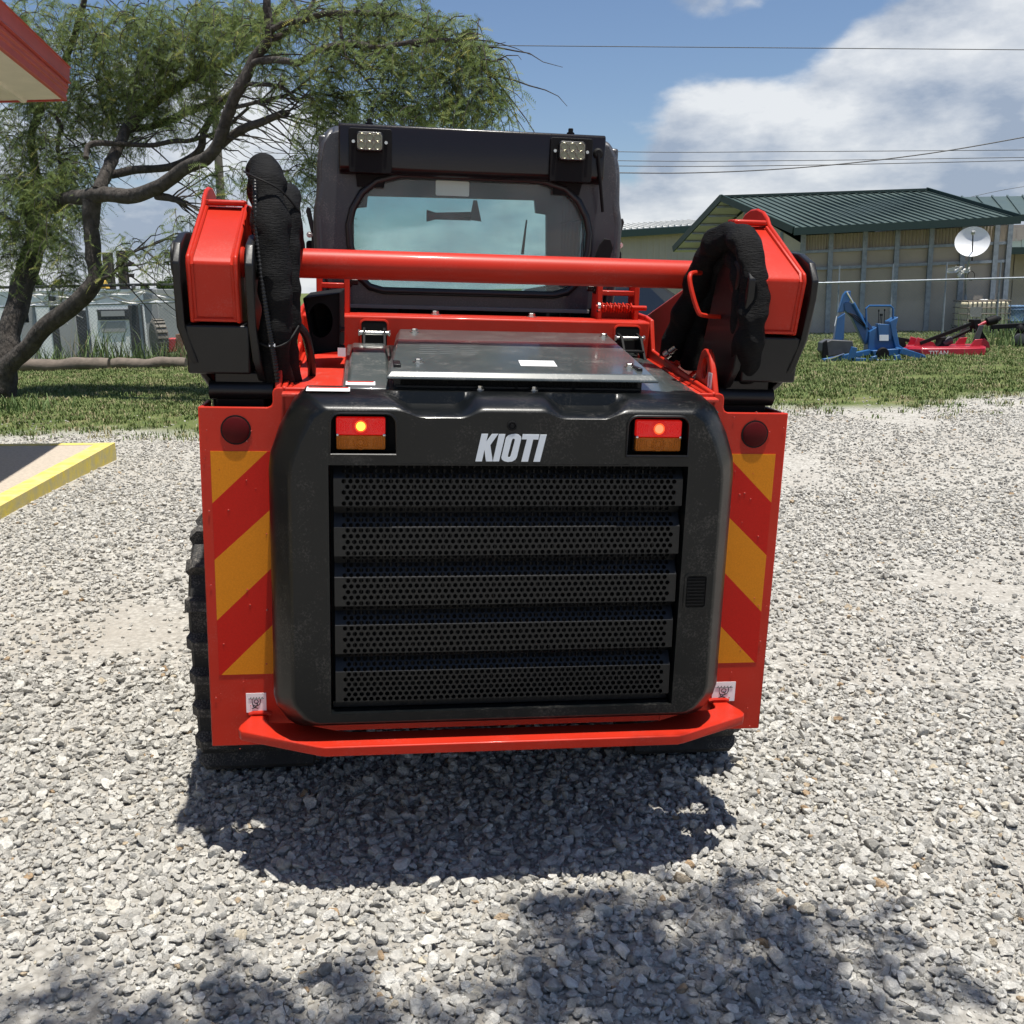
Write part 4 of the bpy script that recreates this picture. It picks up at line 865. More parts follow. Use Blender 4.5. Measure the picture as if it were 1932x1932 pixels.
    k = MB(); k.tube([(a[0], 1.022, a[2]), (a[0] + .002, 1.02, a[2] - .03), (b[0] - .005, 1.045, b[2])], [.006, .0065, .006], 8); mpart('antenna_whip', k, BLKM, an)
    # bent tab on the right sill
    q = [P(px, py, y=1.0) for px, py in ((1120, 492), (1131, 462), (1140, 450), (1152, 452), (1157, 468), (1150, 492))]; k = MB(); k.prism([(p[0], p[2]) for p in q], 'y', 1.0, 1.012); mpart('cab_lock_tab', k, BLKM, c, .002)
cab()

# --- rubber tracks
def track(s):
    # loop in the y-z plane (z measured from the panel foot): rear drive high, idlers low
    circ = [((.66, .075), .245), ((.60, .46), .26), ((2.15, .075), .245)]
    loop = []
    def arc(c, r, a0, a1, n): return [(c[0] + r * math.cos(R_(a0 + (a1 - a0) * i / n)), c[1] + r * math.sin(R_(a0 + (a1 - a0) * i / n))) for i in range(n + 1)]
    loop += arc(circ[0][0], .245, 270, 195, 8) + arc(circ[1][0], .26, 188, 75, 12) + arc(circ[2][0], .245, 70, -90, 14)
    pts = []; n = len(loop)
    dense = []
    for i in range(n):
        a, b = loop[i], loop[(i + 1) % n]; L_ = math.hypot(b[0] - a[0], b[1] - a[1]); k = max(1, int(L_ / .04))
        for j in range(k): dense.append((a[0] + (b[0] - a[0]) * j / k, a[1] + (b[1] - a[1]) * j / k))
    n = len(dense); nor = []
    for i in range(n):
        a, b = dense[i - 1], dense[(i + 1) % n]; d = (b[0] - a[0], b[1] - a[1]); l = math.hypot(*d); nor.append((d[1] / l, -d[0] / l))
    cy = sum(p[0] for p in dense) / n; cz = sum(p[1] for p in dense) / n
    if sum((p[0] - cy) * q[0] + (p[1] - cz) * q[1] for p, q in zip(dense, nor)) < 0: nor = [(-a, -b) for a, b in nor]
    xo, xi = .935, .56; mb = MB(); T = .03
    prof = [(xi, 0), (xi, -T), (xo, -T), (xo, 0), (xo - .01, .012), (xi + .01, .012)]; k = len(prof)
    for p, q in zip(dense, nor):
        for x, h in prof: mb.v.append((s * x, p[0] + q[0] * (h - .03), p[1] + q[1] * (h - .03)))
    for i in range(n):
        for j in range(k): mb.f.append((i * k + j, i * k + (j + 1) % k, ((i + 1) % n) * k + (j + 1) % k, ((i + 1) % n) * k + j))
    t = mpart('rubber_track', mb, RUB, LD, 0, ang=50)
    # lugs
    lm = MB(); lm.add([(-.185, -.026, -.006), (.185, -.026, -.006), (.185, .026, -.006), (-.185, .026, -.006), (-.185, -.016, .040), (.170, -.016, .040), (.170, .016, .040), (-.185, .016, .040), (.194, -.02, .014), (.194, .02, .014)], [(3, 2, 1, 0), (4, 5, 6, 7), (0, 1, 8, 5, 4), (2, 3, 7, 6, 9), (3, 0, 4, 7), (1, 2, 9, 8), (8, 9, 6, 5)])
    me = lm.mesh('lug'); me.materials.append(RUB)
    acc = 0
    for i in range(n):
        a, b = dense[i], dense[(i + 1) % n]; L_ = math.hypot(b[0] - a[0], b[1] - a[1]); acc += L_
        if acc < .098: continue
        acc = 0; q = nor[i]; nv = Vector((0, q[0], q[1])); xv = Vector((s, 0, 0)); tv = nv.cross(xv)
        o = link('lug', me, None, t); p = Vector((s * (xo + xi) / 2, a[0] - q[0] * .018, a[1] - q[1] * .018 + G))
        o.matrix_local = Matrix(((xv.x, tv.x, nv.x, p.x), (xv.y, tv.y, nv.y, p.y), (xv.z, tv.z, nv.z, p.z), (0, 0, 0, 1)))
    for c_, r in circ + [((1.05, -.02), .13), ((1.4, -.02), .13), ((1.75, -.02), .13)]:
        k = MB(); k.lathe([(r - .07, -.14), (r - .065, -.14), (r - .065, .14), (r - .07, .14)], (s * .745, c_[0], c_[1]), (1, 0, 0), 24); mpart('track_wheel', k, BLK, t)
    k = MB(); k.box(min(s * .62, s * .86), max(s * .62, s * .86), .6, 2.2, .04, .22); mpart('track_frame', k, BLK, t, .01)
track(-1); track(1)
# rain drops drying on the panels
rnd_ = random.Random(5); drops = MB()
for s in (-1, 1):
    for _ in range(26):
        x, z = s * rnd_.uniform(.65, .81), rnd_.uniform(.24, 1.15) ** 1.2 + .0; r = rnd_.uniform(.0012, .0032)
        drops.lathe([(r, 0), (r * .9, r * .4), (r * .4, r * .75)], (x, -.0018, z), (0, -1, 0), 8)
tag(mpart('rain_drops', drops, mat('water_drop', (.45, .05, .03), .05, coat=1), LD), kind='stuff')
# ------------------------------------------------------------------ buildings and yard beyond
TANW = mat('tan_wall_panel', (.46, .39, .315), .75, var=.1, vscale=1.5, bump=.1, bscale=20)
TANL = mat('cream_metal_sheet', (.52, .46, .375), .6, var=.06, vscale=2)
GREEN = mat('green_metal_roof', (.060, .088, .080), .42, var=.15, vscale=1.2, rvar=.2)
GREEND = mat('green_metal_trim', (.012, .035, .028), .5)
GALV = mat('galvanised_steel', (.27, .30, .33), .5, metal=.35, var=.25, vscale=9)
SOFF = mat('white_roof_underside', (.50, .50, .48), .6)
def P3(p): return tuple(float(c) for c in p)
def lerp(a, b, t): return np.asarray(a) + (np.asarray(b) - np.asarray(a)) * t
def foot(x, y): return (float(x), float(y), float(zg(x, y)))

# --- green-roofed building on the right
def green_building():
    root = empty('green_roof_building', (9.5, 29.0, 0)); tag(root, 'tan building with a sloping dark green ribbed metal roof and steel-framed wall', 'building')
    off = (-9.5, -29.0, 0)
    def pt(name, mb, m, bevel=0, parent=root, **k): return part(name, mb, m, parent, bevel, off=off, **k)
    RL, RRt = W(1360, 373, 32.5), W(1748, 360, 31.6)         # ridge
    EL, ER = W(1497, 434, 29.0), W(1925, 412, 28.1)           # front eave
    BL = W(1270, 470, 36.0); BR = RRt + (BL - RL)             # back eave
    th = np.array([0, 0, .09])
    def slab(a, b, c, d, t=.08): return MB().add([P3(q) for q in (a, b, c, d)] + [P3(q - np.array([0, 0, t])) for q in (a, b, c, d)], [(0, 1, 2, 3), (7, 6, 5, 4), (0, 4, 5, 1), (1, 5, 6, 2), (2, 6, 7, 3), (3, 7, 4, 0)])
    rf = pt('roof', slab(EL, ER, RRt, RL), GREEN); pt('roof', slab(BL, BR, RRt, RL), GREEN)
    for i in range(27):                                       # standing ribs, each one its own
        t = (i + .5) / 27; a, b = lerp(EL, ER, t), lerp(RL, RRt, t); m_ = MB(); m_.bar(P3(a + (0, 0, .01)), P3(b + (0, 0, .01)), .03, .04); pt('roof_rib', m_, GREEN, parent=rf)
    for q in ((RL, EL), (RRt, ER), (RL, BL)): m_ = MB(); m_.bar(P3(q[0]), P3(q[1]), .05, .20); pt('barge_board', m_, GREEND, parent=rf)
    m_ = MB(); m_.bar(P3(EL - np.array([0, .03, .04])), P3(ER - np.array([0, .03, .04])), .08, .2); pt('eave_gutter', m_, GREEND, parent=rf)
    m_ = MB(); m_.bar(P3(RL + (0, 0, .03)), P3(RRt + (0, 0, .03)), .22, .07); pt('ridge_cap', m_, GREEND, parent=rf)
    # underside of the overhanging gable verge
    inn = np.array([.9, -.05, -.12]); m_ = MB(); m_.add([P3(RL + (0, 0, -.1)), P3(BL + (0, 0, -.1)), P3(BL + inn), P3(RL + inn)], [(0, 1, 2, 3)]); pt('verge_lining', m_, SOFF)
    for i in range(6): t = (i + .5) / 6; m_ = MB(); m_.bar(P3(lerp(RL, BL, t) + (0.02, 0, -.14)), P3(lerp(RL, BL, t) + inn + (0, 0, -.03)), .09, .05); pt('purlin', m_, GALV)
    # front wall
    w0, w1 = W(1515, 458, 29.9), W(1903, 452, 29.2); g0, g1 = foot(w0[0], w0[1]), foot(w1[0], w1[1])
    zt0, zt1 = EL[2] - .1, ER[2] - .1
    def wp(u, v):                                            # u along the wall, v up from 0 to 1
        b = lerp(g0, g1, u); zt = zt0 + (zt1 - zt0) * u; return np.array([b[0], b[1], b[2] + (zt - b[2]) * v])
    def upx(px): return (px - 1515) / (1903 - 1515)
    us = [0, upx(1568), upx(1633), upx(1694), upx(1758), upx(1818), upx(1879), 1.0]
    vs = [0, .66, .83, 1.0]
    nrm = np.array([-(g1[1] - g0[1]), g1[0] - g0[0], 0]); nrm = -nrm / np.linalg.norm(nrm)
    for i in range(len(us) - 1):
        for j in range(3):
            a, b, c, d = wp(us[i] + .004, vs[j] + .006), wp(us[i + 1] - .004, vs[j] + .006), wp(us[i + 1] - .004, vs[j + 1] - .006), wp(us[i] + .004, vs[j + 1] - .006)
            m_ = MB(); m_.add([P3(q) for q in (a, b, c, d)] + [P3(q - nrm * .05) for q in (a, b, c, d)], [(0, 1, 2, 3), (0, 4, 5, 1), (1, 5, 6, 2), (2, 6, 7, 3), (3, 7, 4, 0)])
            wl = pt('wall_panel', m_, TANW)
            if j == 2:
                for k in range(9):
                    t = (k + .5) / 9; m2 = MB(); m2.bar(P3(lerp(a, b, t) + nrm * .015), P3(lerp(d, c, t) + nrm * .015), .05, .04); pt('panel_rib', m2, TANW, parent=wl)
    for u in us: m_ = MB(); m_.bar(P3(wp(u, 0) + nrm * .06), P3(wp(u, 1) + nrm * .06), .13, .11, up=nrm); pt('wall_post', m_, GALV)
    for v in vs[1:3]: m_ = MB(); m_.bar(P3(wp(0, v) + nrm * .04), P3(wp(1, v) + nrm * .04), .09, .08); pt('wall_girt', m_, GALV)
    # gable end wall, panel by panel
    q0 = wp(0, 0); q1 = np.array([BL[0] + .75, BL[1] - .3, zg(BL[0], BL[1])]); topz = lambda t: (EL[2] - .25) + (RL[2] - EL[2]) * (1 - abs(t - .5) * 2) - .1
    for i in range(6):
        t0, t1 = i / 6 + .004, (i + 1) / 6 - .004; a, b = lerp(q0, q1, t0), lerp(q0, q1, t1)
        m_ = MB(); m_.add([P3(a), P3(b), (b[0], b[1], topz(t1)), (a[0], a[1], topz(t0))], [(0, 1, 2, 3)]); pt('wall_panel', m_, TANL)
        m_ = MB(); m_.bar(P3(a), (a[0], a[1], topz(t0)), .09, .08); pt('wall_post', m_, GALV)
    m_ = MB(); a, b = lerp(q0, q1, 0), lerp(q0, q1, 1); m_.bar((a[0], a[1], 2.35), (b[0], b[1], 2.35), .08, .08); pt('wall_girt', m_, GALV)
    # remaining walls close the volume
    bl = np.array(q1); br = BR + np.array([0, 0, -BR[2]]); m_ = MB(); m_.add([P3(bl), P3(br), (br[0], br[1], 2.7), (bl[0], bl[1], 2.7)], [(0, 1, 2, 3)])
    e = wp(1, 0); m_.add([P3(e), P3(br), (br[0], br[1], 2.7), P3((e + br) / 2 + np.array([0, 0, 4.0])), (e[0], e[1], 3.05)], [(0, 1, 2, 3, 4)]); pt('far_wall', m_, TANL)
    return root
green_building()

def wing_building():
    root = empty('lean_to_building', (17, 30, 0)); tag(root, 'second green-roofed building at the right edge behind the steel-framed wall', 'building'); off = (-17, -30, 0)
    def slab(pts, t): pts = [np.asarray(p) for p in pts]; n = len(pts); return MB().add([P3(q) for q in pts] + [P3(q - np.array([0, 0, t])) for q in pts], [tuple(range(n)), tuple(range(2 * n - 1, n - 1, -1))] + [(i, (i + 1) % n, n + (i + 1) % n, n + i) for i in range(n)])
    a, b = W(1800, 372, 36), W(2150, 366, 35); c, d = W(2150, 408, 32), W(1840, 408, 33); r = part('roof', slab([d, c, b, a], .1), GREEN, root, off=off)
    for i in range(12): t = (i + .5) / 12; m_ = MB(); m_.bar(P3(lerp(d, c, t) + (0, 0, .02)), P3(lerp(a, b, t) + (0, 0, .02)), .05, .06); part('roof_rib', m_, GREEN, r, off=off)
    m_ = MB(); m_.bar(P3(d - np.array([0, 0.03, .05])), P3(c - np.array([0, .03, .05])), .08, .2); part('eave_gutter', m_, GREEND, r, off=off)
    a, b = W(1886, 432, 33.5), W(2150, 426, 33); c, d = W(2150, 468, 30.5), W(1886, 470, 31); r2 = part('roof', slab([d, c, b, a], .08), GREEN, root, off=off)
    for i in range(9): t = (i + .5) / 9; m_ = MB(); m_.bar(P3(lerp(d, c, t) + (0, 0, .02)), P3(lerp(a, b, t) + (0, 0, .02)), .05, .06); part('roof_rib', m_, GREEN, r2, off=off)
    m_ = MB(); m_.bar(P3(d - np.array([0, 0.03, .05])), P3(c - np.array([0, .03, .05])), .08, .2); part('eave_gutter', m_, GREEND, r2, off=off)
    f0, f1 = foot(d[0] - .6, 32.0), foot(c[0], 31.6); t0, t1 = 3.0, 3.0; n = 9
    for i in range(n):
        p, q = lerp(f0, f1, i / n + .003), lerp(f0, f1, (i + 1) / n - .003); m_ = MB(); m_.add([P3(p), P3(q), (q[0], q[1], t1), (p[0], p[1], t0)], [(0, 1, 2, 3)]); part('wall_panel', m_, TANW, root, off=off)
    m_ = MB(); m_.add([(f0[0], f0[1] + .3, 0), (f1[0], f1[1] + .3, 0), (f1[0], f1[1] + .3, 3.1), (f0[0], f0[1] + .3, 3.1)], [(0, 1, 2, 3)]); part('back_wall', m_, TANW, root, off=off)
wing_building()

def tan_shed():
    root = empty('tan_metal_shed', (5, 41, 0)); tag(root, 'far tan ribbed metal shed with pale roof and green eave strip behind the cab', 'building'); off = (-5, -41, 0)
    a, b = W(1090, 441, 41), W(1345, 425, 41); za, zb = a[2], b[2]; ga, gb = foot(a[0], 41), foot(b[0], 41)
    m_ = MB(); m_.add([P3(ga), P3(gb), (gb[0], gb[1], zb), (ga[0], ga[1], za)], [(0, 1, 2, 3)]); m_.add([P3(gb), (gb[0], 46, 0), (gb[0], 46, zb), (gb[0], gb[1], zb)], [(0, 1, 2, 3)]); m_.add([P3(ga), (ga[0], 46, 0), (ga[0], 46, za), (ga[0], ga[1], za)], [(0, 1, 2, 3)]); w = part('wall', m_, TANL, root, off=off)
    n = 22
    for i in range(n):
        t = (i + .5) / n; p = lerp(ga, gb, t); m_ = MB(); m_.bar((p[0], p[1] - .02, p[2]), (p[0], p[1] - .02, za + (zb - za) * t), .06, .05, up=(0, 1, 0)); part('wall_rib', m_, TANL, w, off=off)
    m_ = MB(); m_.add([(ga[0], 40.55, za + .04), (gb[0], 40.55, zb + .04), (gb[0], 46, zb + .5), (ga[0], 46, za + .5), (ga[0], 40.55, za - .02), (gb[0], 40.55, zb - .02), (gb[0], 46, zb + .42), (ga[0], 46, za + .42)], [(0, 1, 2, 3), (7, 6, 5, 4), (0, 4, 5, 1), (1, 5, 6, 2), (3, 7, 4, 0)]); r = part('roof', m_, mat('pale_roof_sheet', (.55, .55, .52), .5), root, off=off)
    m_ = MB(); m_.bar((ga[0], 40.52, za - .12), (gb[0], 40.52, zb - .12), .04, .26); part('eave_strip', m_, GREEND, r, off=off)
    for i in range(22): t = (i + .5) / 22; p = lerp(ga, gb, t); z = za + (zb - za) * t; m_ = MB(); m_.bar((p[0], 40.54, z + .06), (p[0], 46, z + .52), .05, .05); part('roof_rib', m_, MATS['pale_roof_sheet'], r, off=off)
tan_shed()

# --- porch roof corner, upper left
def porch():
    c1 = W(133, 140, 10.4); dirn = W(0, 22, 8.06) - c1; dirn /= np.linalg.norm(dirn); dirn[2] = 0
    root = empty('porch_roof', P3(c1)); tag(root, 'overhanging porch roof corner with red gutter and cream ribbed soffit, top left', 'roof')
    lf = np.array([-1., .03, 0]); lf /= np.linalg.norm(lf); REDF = mat('faded_red_metal', (.40, .055, .045), .5, var=.1, vscale=4, bump=.04, bscale=40); CRM = mat('cream_soffit', (.62, .57, .47), .6, var=.08, vscale=3)
    def q(s, w, z): return P3(dirn * s + lf * w + np.array([0, 0, z]))
    # gutter along the side: stepped section, swept from the corner towards us
    sec = [(-.02, .055), (.0, .05), (.015, -.06), (.0, -.085), (.035, -.105), (.04, -.125), (.06, -.13), (.06, -.20), (.075, -.21), (.10, -.21), (.10, .055)]
    for nm, sc, m in (('gutter', sec[:4] + [(.06, -.085), (.06, .055)], REDF), ('fascia_trim', [(.03, -.088), (.03, -.125), (.045, -.13), (.045, -.165), (.06, -.17), (.06, -.235), (.10, -.235), (.10, -.088)], REDF)):
        mb = MB(); n = len(sc); mb.add([q(0, w, z) for w, z in sc] + [q(9, w, z) for w, z in sc], [tuple(range(n)), tuple(range(2 * n - 1, n - 1, -1))] + [(i, (i + 1) % n, n + (i + 1) % n, n + i) for i in range(n)]); part(nm, mb, m, root, .006)
    mb = MB(); mb.add([q(0, .1, .05), q(9, .1, .05), q(9, 5, .6), q(0, 5, .6)], [(0, 1, 2, 3)]); part('roof_sheet', mb, REDF, root)
    # soffit boards run along the gutter, each with its rib
    for i in range(12):
        w0 = .105 + i * .4; mb = MB(); mb.add([q(.03, w0, -.225), q(9, w0, -.225), q(9, w0 + .33, -.225), q(.03, w0 + .33, -.225), q(.03, w0 + .345, -.25), q(9, w0 + .345, -.25), q(.03, w0 + .385, -.25), q(9, w0 + .385, -.25), q(.03, w0 + .4, -.225), q(9, w0 + .4, -.225)], [(0, 1, 2, 3), (3, 2, 5, 4), (4, 5, 7, 6), (6, 7, 9, 8)]); part('soffit_board', mb, CRM, root)
    mb = MB(); mb.add([q(0, .06, -.24), q(0, 5, -.24), q(0, 5, .6), q(0, .06, .05), q(.03, .06, -.24), q(.03, 5, -.24), q(.03, 5, .6), q(.03, .06, .05)], [(0, 1, 2, 3), (7, 6, 5, 4), (0, 4, 5, 1), (3, 2, 6, 7)]); part('end_fascia', mb, REDF, root)
    # the wall and posts that carry it stand outside the picture
    mb = MB(); mb.add([q(.5, 3.2, -c1[2]), q(12, 3.2, -c1[2]), q(12, 3.2, -.23), q(.5, 3.2, -.23)], [(0, 1, 2, 3)]); part('porch_wall', mb, CRM, root)
porch()

# --- chain-link fences
def fence(a, b, npost, hgt, label, group=None, ext=.0, name='chain_link_fence'):
    root = empty(name, P3(a)); tag(root, label, 'fence'); o3 = np.asarray(a, float)
    pos = [lerp(a, b, i / (npost - 1)) for i in range(npost)]; pos = [np.array([p[0], p[1], zg(p[0], p[1])]) for p in pos]
    tops = [p + (0, 0, hgt) for p in pos]
    for p, t in zip(pos, tops):
        mb = MB(); mb.tube([P3(p - o3 - (0, 0, .05)), P3(t - o3 + (0, 0, ext))], [.03, .026 if not ext else .016], 8); part('fence_post', mb, GALV, root)
    mb = MB(); mb.tube([P3(t - o3 + (0, -.03, 0)) for t in tops], .024, 8); part('top_rail', mb, GALV, root)
    mb = MB(); L_ = np.linalg.norm(np.asarray(b) - np.asarray(a)); sp_ = .085; n = int((L_ + hgt) / sp_)
    def P_(s, h): t = min(1, max(0, s / L_)); p = lerp(a, b, t); return np.array([p[0], p[1], zg(p[0], p[1]) + .03 + h]) - o3
    for i in range(n):
        s0 = i * sp_ - hgt
        for sg in (1, -1):
            s_a, s_b = (s0, s0 + hgt) if sg > 0 else (s0 + hgt, s0); h_a, h_b = 0., hgt - .04
            ta, tb = 0., 1.
            for k, (u, v) in enumerate(((s_a, s_b),)):
                lo, hi = (0 - u) / (v - u), (L_ - u) / (v - u); ta, tb = max(0, min(lo, hi)), min(1, max(lo, hi))
            if tb - ta < .02: continue
            mb.tube([P3(P_(s_a + (s_b - s_a) * t, h_a + (h_b - h_a) * t)) for t in (ta, tb)], .0019, 3, cap=False)
    tag(part('wire_mesh', mb, GALV, root), kind='stuff'); return root
fl0, fl1 = W(-120, 694, 23.6), W(470, 690, 23.6)
fence(fl0, fl1, 7, 1.40, 'chain-link fence on the left with loose plastic sheeting along its rail')
fr0, fr1 = W(1380, 637, 26.2), W(2080, 628, 25.8)
fence(fr0, fr1, 8, 1.44, 'chain-link fence on the right before the tan wall, posts taller than its rail', ext=.42)

# --- torn plastic on the left fence
PLAS = mat('torn_plastic_film', (.72, .71, .67), .35, coat=.4, bump=.3, bscale=15)
def plastic():
    root = empty('plastic_sheeting', P3(W(150, 570, 23.5))); tag(root, 'torn white plastic film wound along the left fence rail', 'plastic film'); o3 = W(150, 570, 23.5); rnd = random.Random(9)
    def strip(pxs, w):
        pts = [W(x, y, 23.45 + rnd.uniform(-.06, .06)) - o3 for x, y in pxs]; pts = smooth_path([P3(p) for p in pts], 8); mb = MB()
        for i, p in enumerate(pts):
            t = Vector((0, .12 * math.sin(i * .7), .5 + .5 * noise.noise((i * .31, w * 30, 1)))).normalized() * w * (.55 + .6 * abs(noise.noise((i * .2, w * 50, 2)))); mb.v += [tuple(p - t), tuple(p + Vector((0, .03, 0)) + Vector((0, .02 * math.sin(i), 0))), tuple(p + t)]
        for i in range(len(pts) - 1): mb.f += [(i * 3, i * 3 + 1, i * 3 + 4, i * 3 + 3), (i * 3 + 1, i * 3 + 2, i * 3 + 5, i * 3 + 4)]
        part('film_strip', mb, PLAS, root)
    strip([(20, 556), (60, 553), (100, 556), (150, 560), (190, 553), (240, 553), (268, 549), (300, 556), (335, 560), (350, 558)], .05)
    strip([(20, 570), (55, 573), (90, 570), (130, 574), (180, 566), (210, 560), (250, 570), (300, 566), (345, 569)], .045)
    strip([(60, 555), (75, 564), (88, 575), (110, 566), (130, 560)], .03); strip([(190, 553), (215, 565), (240, 572), (262, 558), (272, 550)], .035)
    strip([(95, 585), (112, 600), (128, 612)], .018); strip([(128, 573), (140, 590), (156, 600)], .012); strip([(270, 552), (300, 575), (320, 590), (345, 610)], .016)
plastic()

# --- white portable buildings on the left
WALL = mat('white_shed_wall', (.86, .89, .87), .7, var=.06, vscale=2); TRIM = mat('dark_shed_trim', (.045, .047, .05), .6); GREYP = mat('grey_shed_corner', (.36, .365, .36), .6); SHGL = mat('shed_window_glass', (.02, .03, .03), .1, coat=1)
def shed():
    root = empty('white_portable_shed', P3(W(150, 695, 27))); tag(root, 'white portable shed with dark flat roof edge and small windows behind the left fence', 'shed'); Y = 27.0; o3 = W(150, 695, 27)
    def bx(name, x0, y0, x1, y1, dep, m, yoff=0., parent=root, bevel=.01):
        a, b = W(x0, y1, Y) - o3, W(x1, y0, Y) - o3; mb = MB(); mb.box(a[0], b[0], yoff, yoff + dep, a[2], b[2]); return part(name, mb, m, parent, bevel)
    bx('wall', -110, 545, 268, 697, 2.6, WALL); bx('roof_edge', -112, 534, 286, 546, 2.7, TRIM, -.06)
    bx('corner_panel', 262, 546, 294, 697, 2.5, GREYP, .05); bx('dark_post', 254, 575, 268, 697, .06, TRIM, -.05); bx('dark_post', 108, 556, 122, 697, .06, TRIM, -.05); bx('dark_post', 152, 585, 166, 697, .05, TRIM, -.05)
    bx('light_post', 122, 556, 140, 697, .06, GREYP, -.06)
    for x0, y0, x1, y1 in ((186, 583, 243, 604), (12, 577, 54, 610)):
        f = bx('window', x0, y0, x1, y1, .05, TRIM, -.05); bx('pane', x0 + 7, y0 + 3, x1 - 7, y1 - 7, .01, SHGL if x0 < 100 else GREYP, -.065, f, 0)
    bx('patch_panel', 192, 606, 236, 627, .012, GREYP, -.03); bx('light_post', 50, 570, 62, 697, .05, GREYP, -.05)
    for x in (66, 104, 255): m = MB(); p = W(x, 541, Y) - o3; m.lathe([(.05, -.12), (.06, 0), (.03, .05)], (p[0], -.12, p[2]), (0, 0, 1), 8); part('roof_lamp', m, TRIM, root)
shed()

# --- things behind the left fence
RUST = mat('weathered_dark_timber', (.05, .042, .036), .85, var=.3, vscale=6, bump=.3, bscale=25)
def mast():
    root = empty('forklift_mast', foot(*W(238, 560, 31)[:2])); tag(root, 'pair of dark forklift mast rails rising above the shed roof', 'forklift mast'); o3 = np.array(root.location)
    for x in (224, 250): a, b = W(x, 690, 31) - o3, W(x - 1, 476, 31) - o3; mb = MB(); mb.box(a[0] - .13, a[0] + .13, -.1, .1, a[2], b[2]); part('mast_rail', mb, RUST, root, .02)
    for y in (476, 498, 520): a = W(236, y, 31) - o3; mb = MB(); mb.box(a[0] - .25, a[0] + .25, -.06, .06, a[2] - .05, a[2] + .05); part('mast_rung', mb, RUST, root)
mast()
def yellow_boom():
    p = W(190, 530, 30); root = empty('yellow_boom_tip', foot(p[0], p[1])); tag(root, 'yellow machine boom tip poking up behind the shed, left of the mast', 'excavator boom'); o3 = np.array(root.location); YM = mat('machine_yellow', (.66, .42, .08), .5)
    a, b, c = W(150, 560, 30) - o3, W(178, 532, 30) - o3, W(184, 516, 30) - o3; mb = MB(); mb.bar(P3(a), P3(b), .12, .16); part('stick', mb, RUST, root, .02)
    mb = MB(); q = [W(x, y, 30) - o3 for x, y in ((180, 545), (205, 545), (196, 528), (184, 514), (178, 520))]; mb.prism([(t[0], t[2]) for t in q], 'y', -.15, .15); part('boom_head', mb, YM, root, .02)
    d = np.array([a[0], a[1], 0]); mb = MB(); mb.bar(P3(d), P3(a), .3, .3); part('boom_base', mb, YM, root)
yellow_boom()
def junk():
    p = W(300, 640, 26.0); root = empty('tractor_wheel', foot(p[0], p[1])); tag(root, 'worn ribbed tractor tyre standing at the shed corner behind the fence', 'tyre'); o3 = np.array(root.location)
    mb = MB(); TY = mat('dusty_tyre', (.17, .155, .13), .9, var=.3, vscale=8); mb.lathe([(.25, -.13), (.42, -.15), (.48, -.12), (.48, .12), (.42, .15), (.25, .13)], (0, 0, .48), (.85, .5, 0), 28); t = part('tyre', mb, TY, root)
    for i in range(22):
        a = i * 2 * math.pi / 22; mb = MB(); mb.box(-.12, .12, -.03, .03, .45, .52); c_, s_ = math.cos(a), math.sin(a); ax = Vector((.85, .5, 0)).normalized(); sd = Vector((-.5, .85, 0)).normalized()
        mb.v = [tuple(ax * x + (sd * (y * c_ + z * s_) + Vector((0, 0, 1)) * (-y * s_ + z * c_)) + Vector((0, 0, .48))) for x, y, z in mb.v]; part('tread_lug', mb, TY, t)
    mb = MB(); mb.lathe([(.24, -.05), (.24, .05), (.08, .07)], (0, 0, .48), (.85, .5, 0), 20); part('wheel_disc', mb, RUST, root)
    p = W(325, 655, 25.8); root = empty('red_implement_box', foot(p[0], p[1])); tag(root, 'small red metal box with a rusty end beside the tractor tyre', 'metal box'); o3 = np.array(root.location)
    mb = MB(); a, b = W(316, 665, 25.8) - o3, W(337, 638, 25.8) - o3; mb.box(a[0], b[0], -.1, .4, a[2], b[2]); part('body', mb, mat('worn_red', (.42, .05, .05), .6, var=.2), root, .02)
    a, b = W(337, 668, 25.8) - o3, W(348, 630, 25.8) - o3; mb = MB(); mb.box(a[0], b[0], -.12, .3, 0, b[2]); part('end_plate', mb, mat('rusty_plate', (.22, .12, .075), .85, var=.3), root, .01)
    mb = MB(); mb.box(-.35, .35, -.05, .05, 0, .1); part('skid', mb, RUST, root)
    p = W(345, 600, 30); root = empty('stacked_pallets', foot(p[0], p[1])); tag(root, 'grey slatted pallets standing beyond the fence right of the shed', 'pallets'); o3 = np.array(root.location); PAL = mat('bleached_boards', (.45, .45, .44), .85, var=.15)
    for i in range(7):
        z0 = W(330, 640 - i * 9, 30)[2] - o3[2]; mb = MB(); mb.box(-.65, .75, -.1 + (i % 2) * .03, .1, z0, z0 + .10); part('pallet_board', mb, PAL, root, .008)
    for x in (-.55, 0, .6): mb = MB(); mb.box(x - .06, x + .06, 0.0, .12, 0, 1.3); part('pallet_block', mb, PAL, root)
junk()

# --- logs along the left fence
LOGM = mat('grey_log_bark', (.15, .12, .095), .9, var=.25, vscale=7, bump=.6, bscale=18, bstretch=(.3, 1, 1))
for i, (xa, ya, xb, yb, r, lb) in enumerate(((24, 699, 205, 690, .15, 'long grey log lying at the foot of the left fence'), (212, 692, 350, 686, .13, 'shorter log end to end with the long one, nearer the loader'))):
    a, b = W(xa, ya, 22.6), W(xb, yb, 22.6); a[2] = zg(a[0], a[1]) + r * .8; b[2] = zg(b[0], b[1]) + r * .8
    pts = [lerp(a, b, t) + (0, .04 * math.sin(t * 7 + i), .02 * math.sin(t * 11)) for t in np.linspace(0, 1, 14)]; mb = MB(); mb.tube([P3(p) for p in pts], [r * (1 + .08 * math.sin(k * 1.7)) for k in range(14)], 12); o = part('fallen_log', mb, LOGM, None); tag(o, lb, 'log')

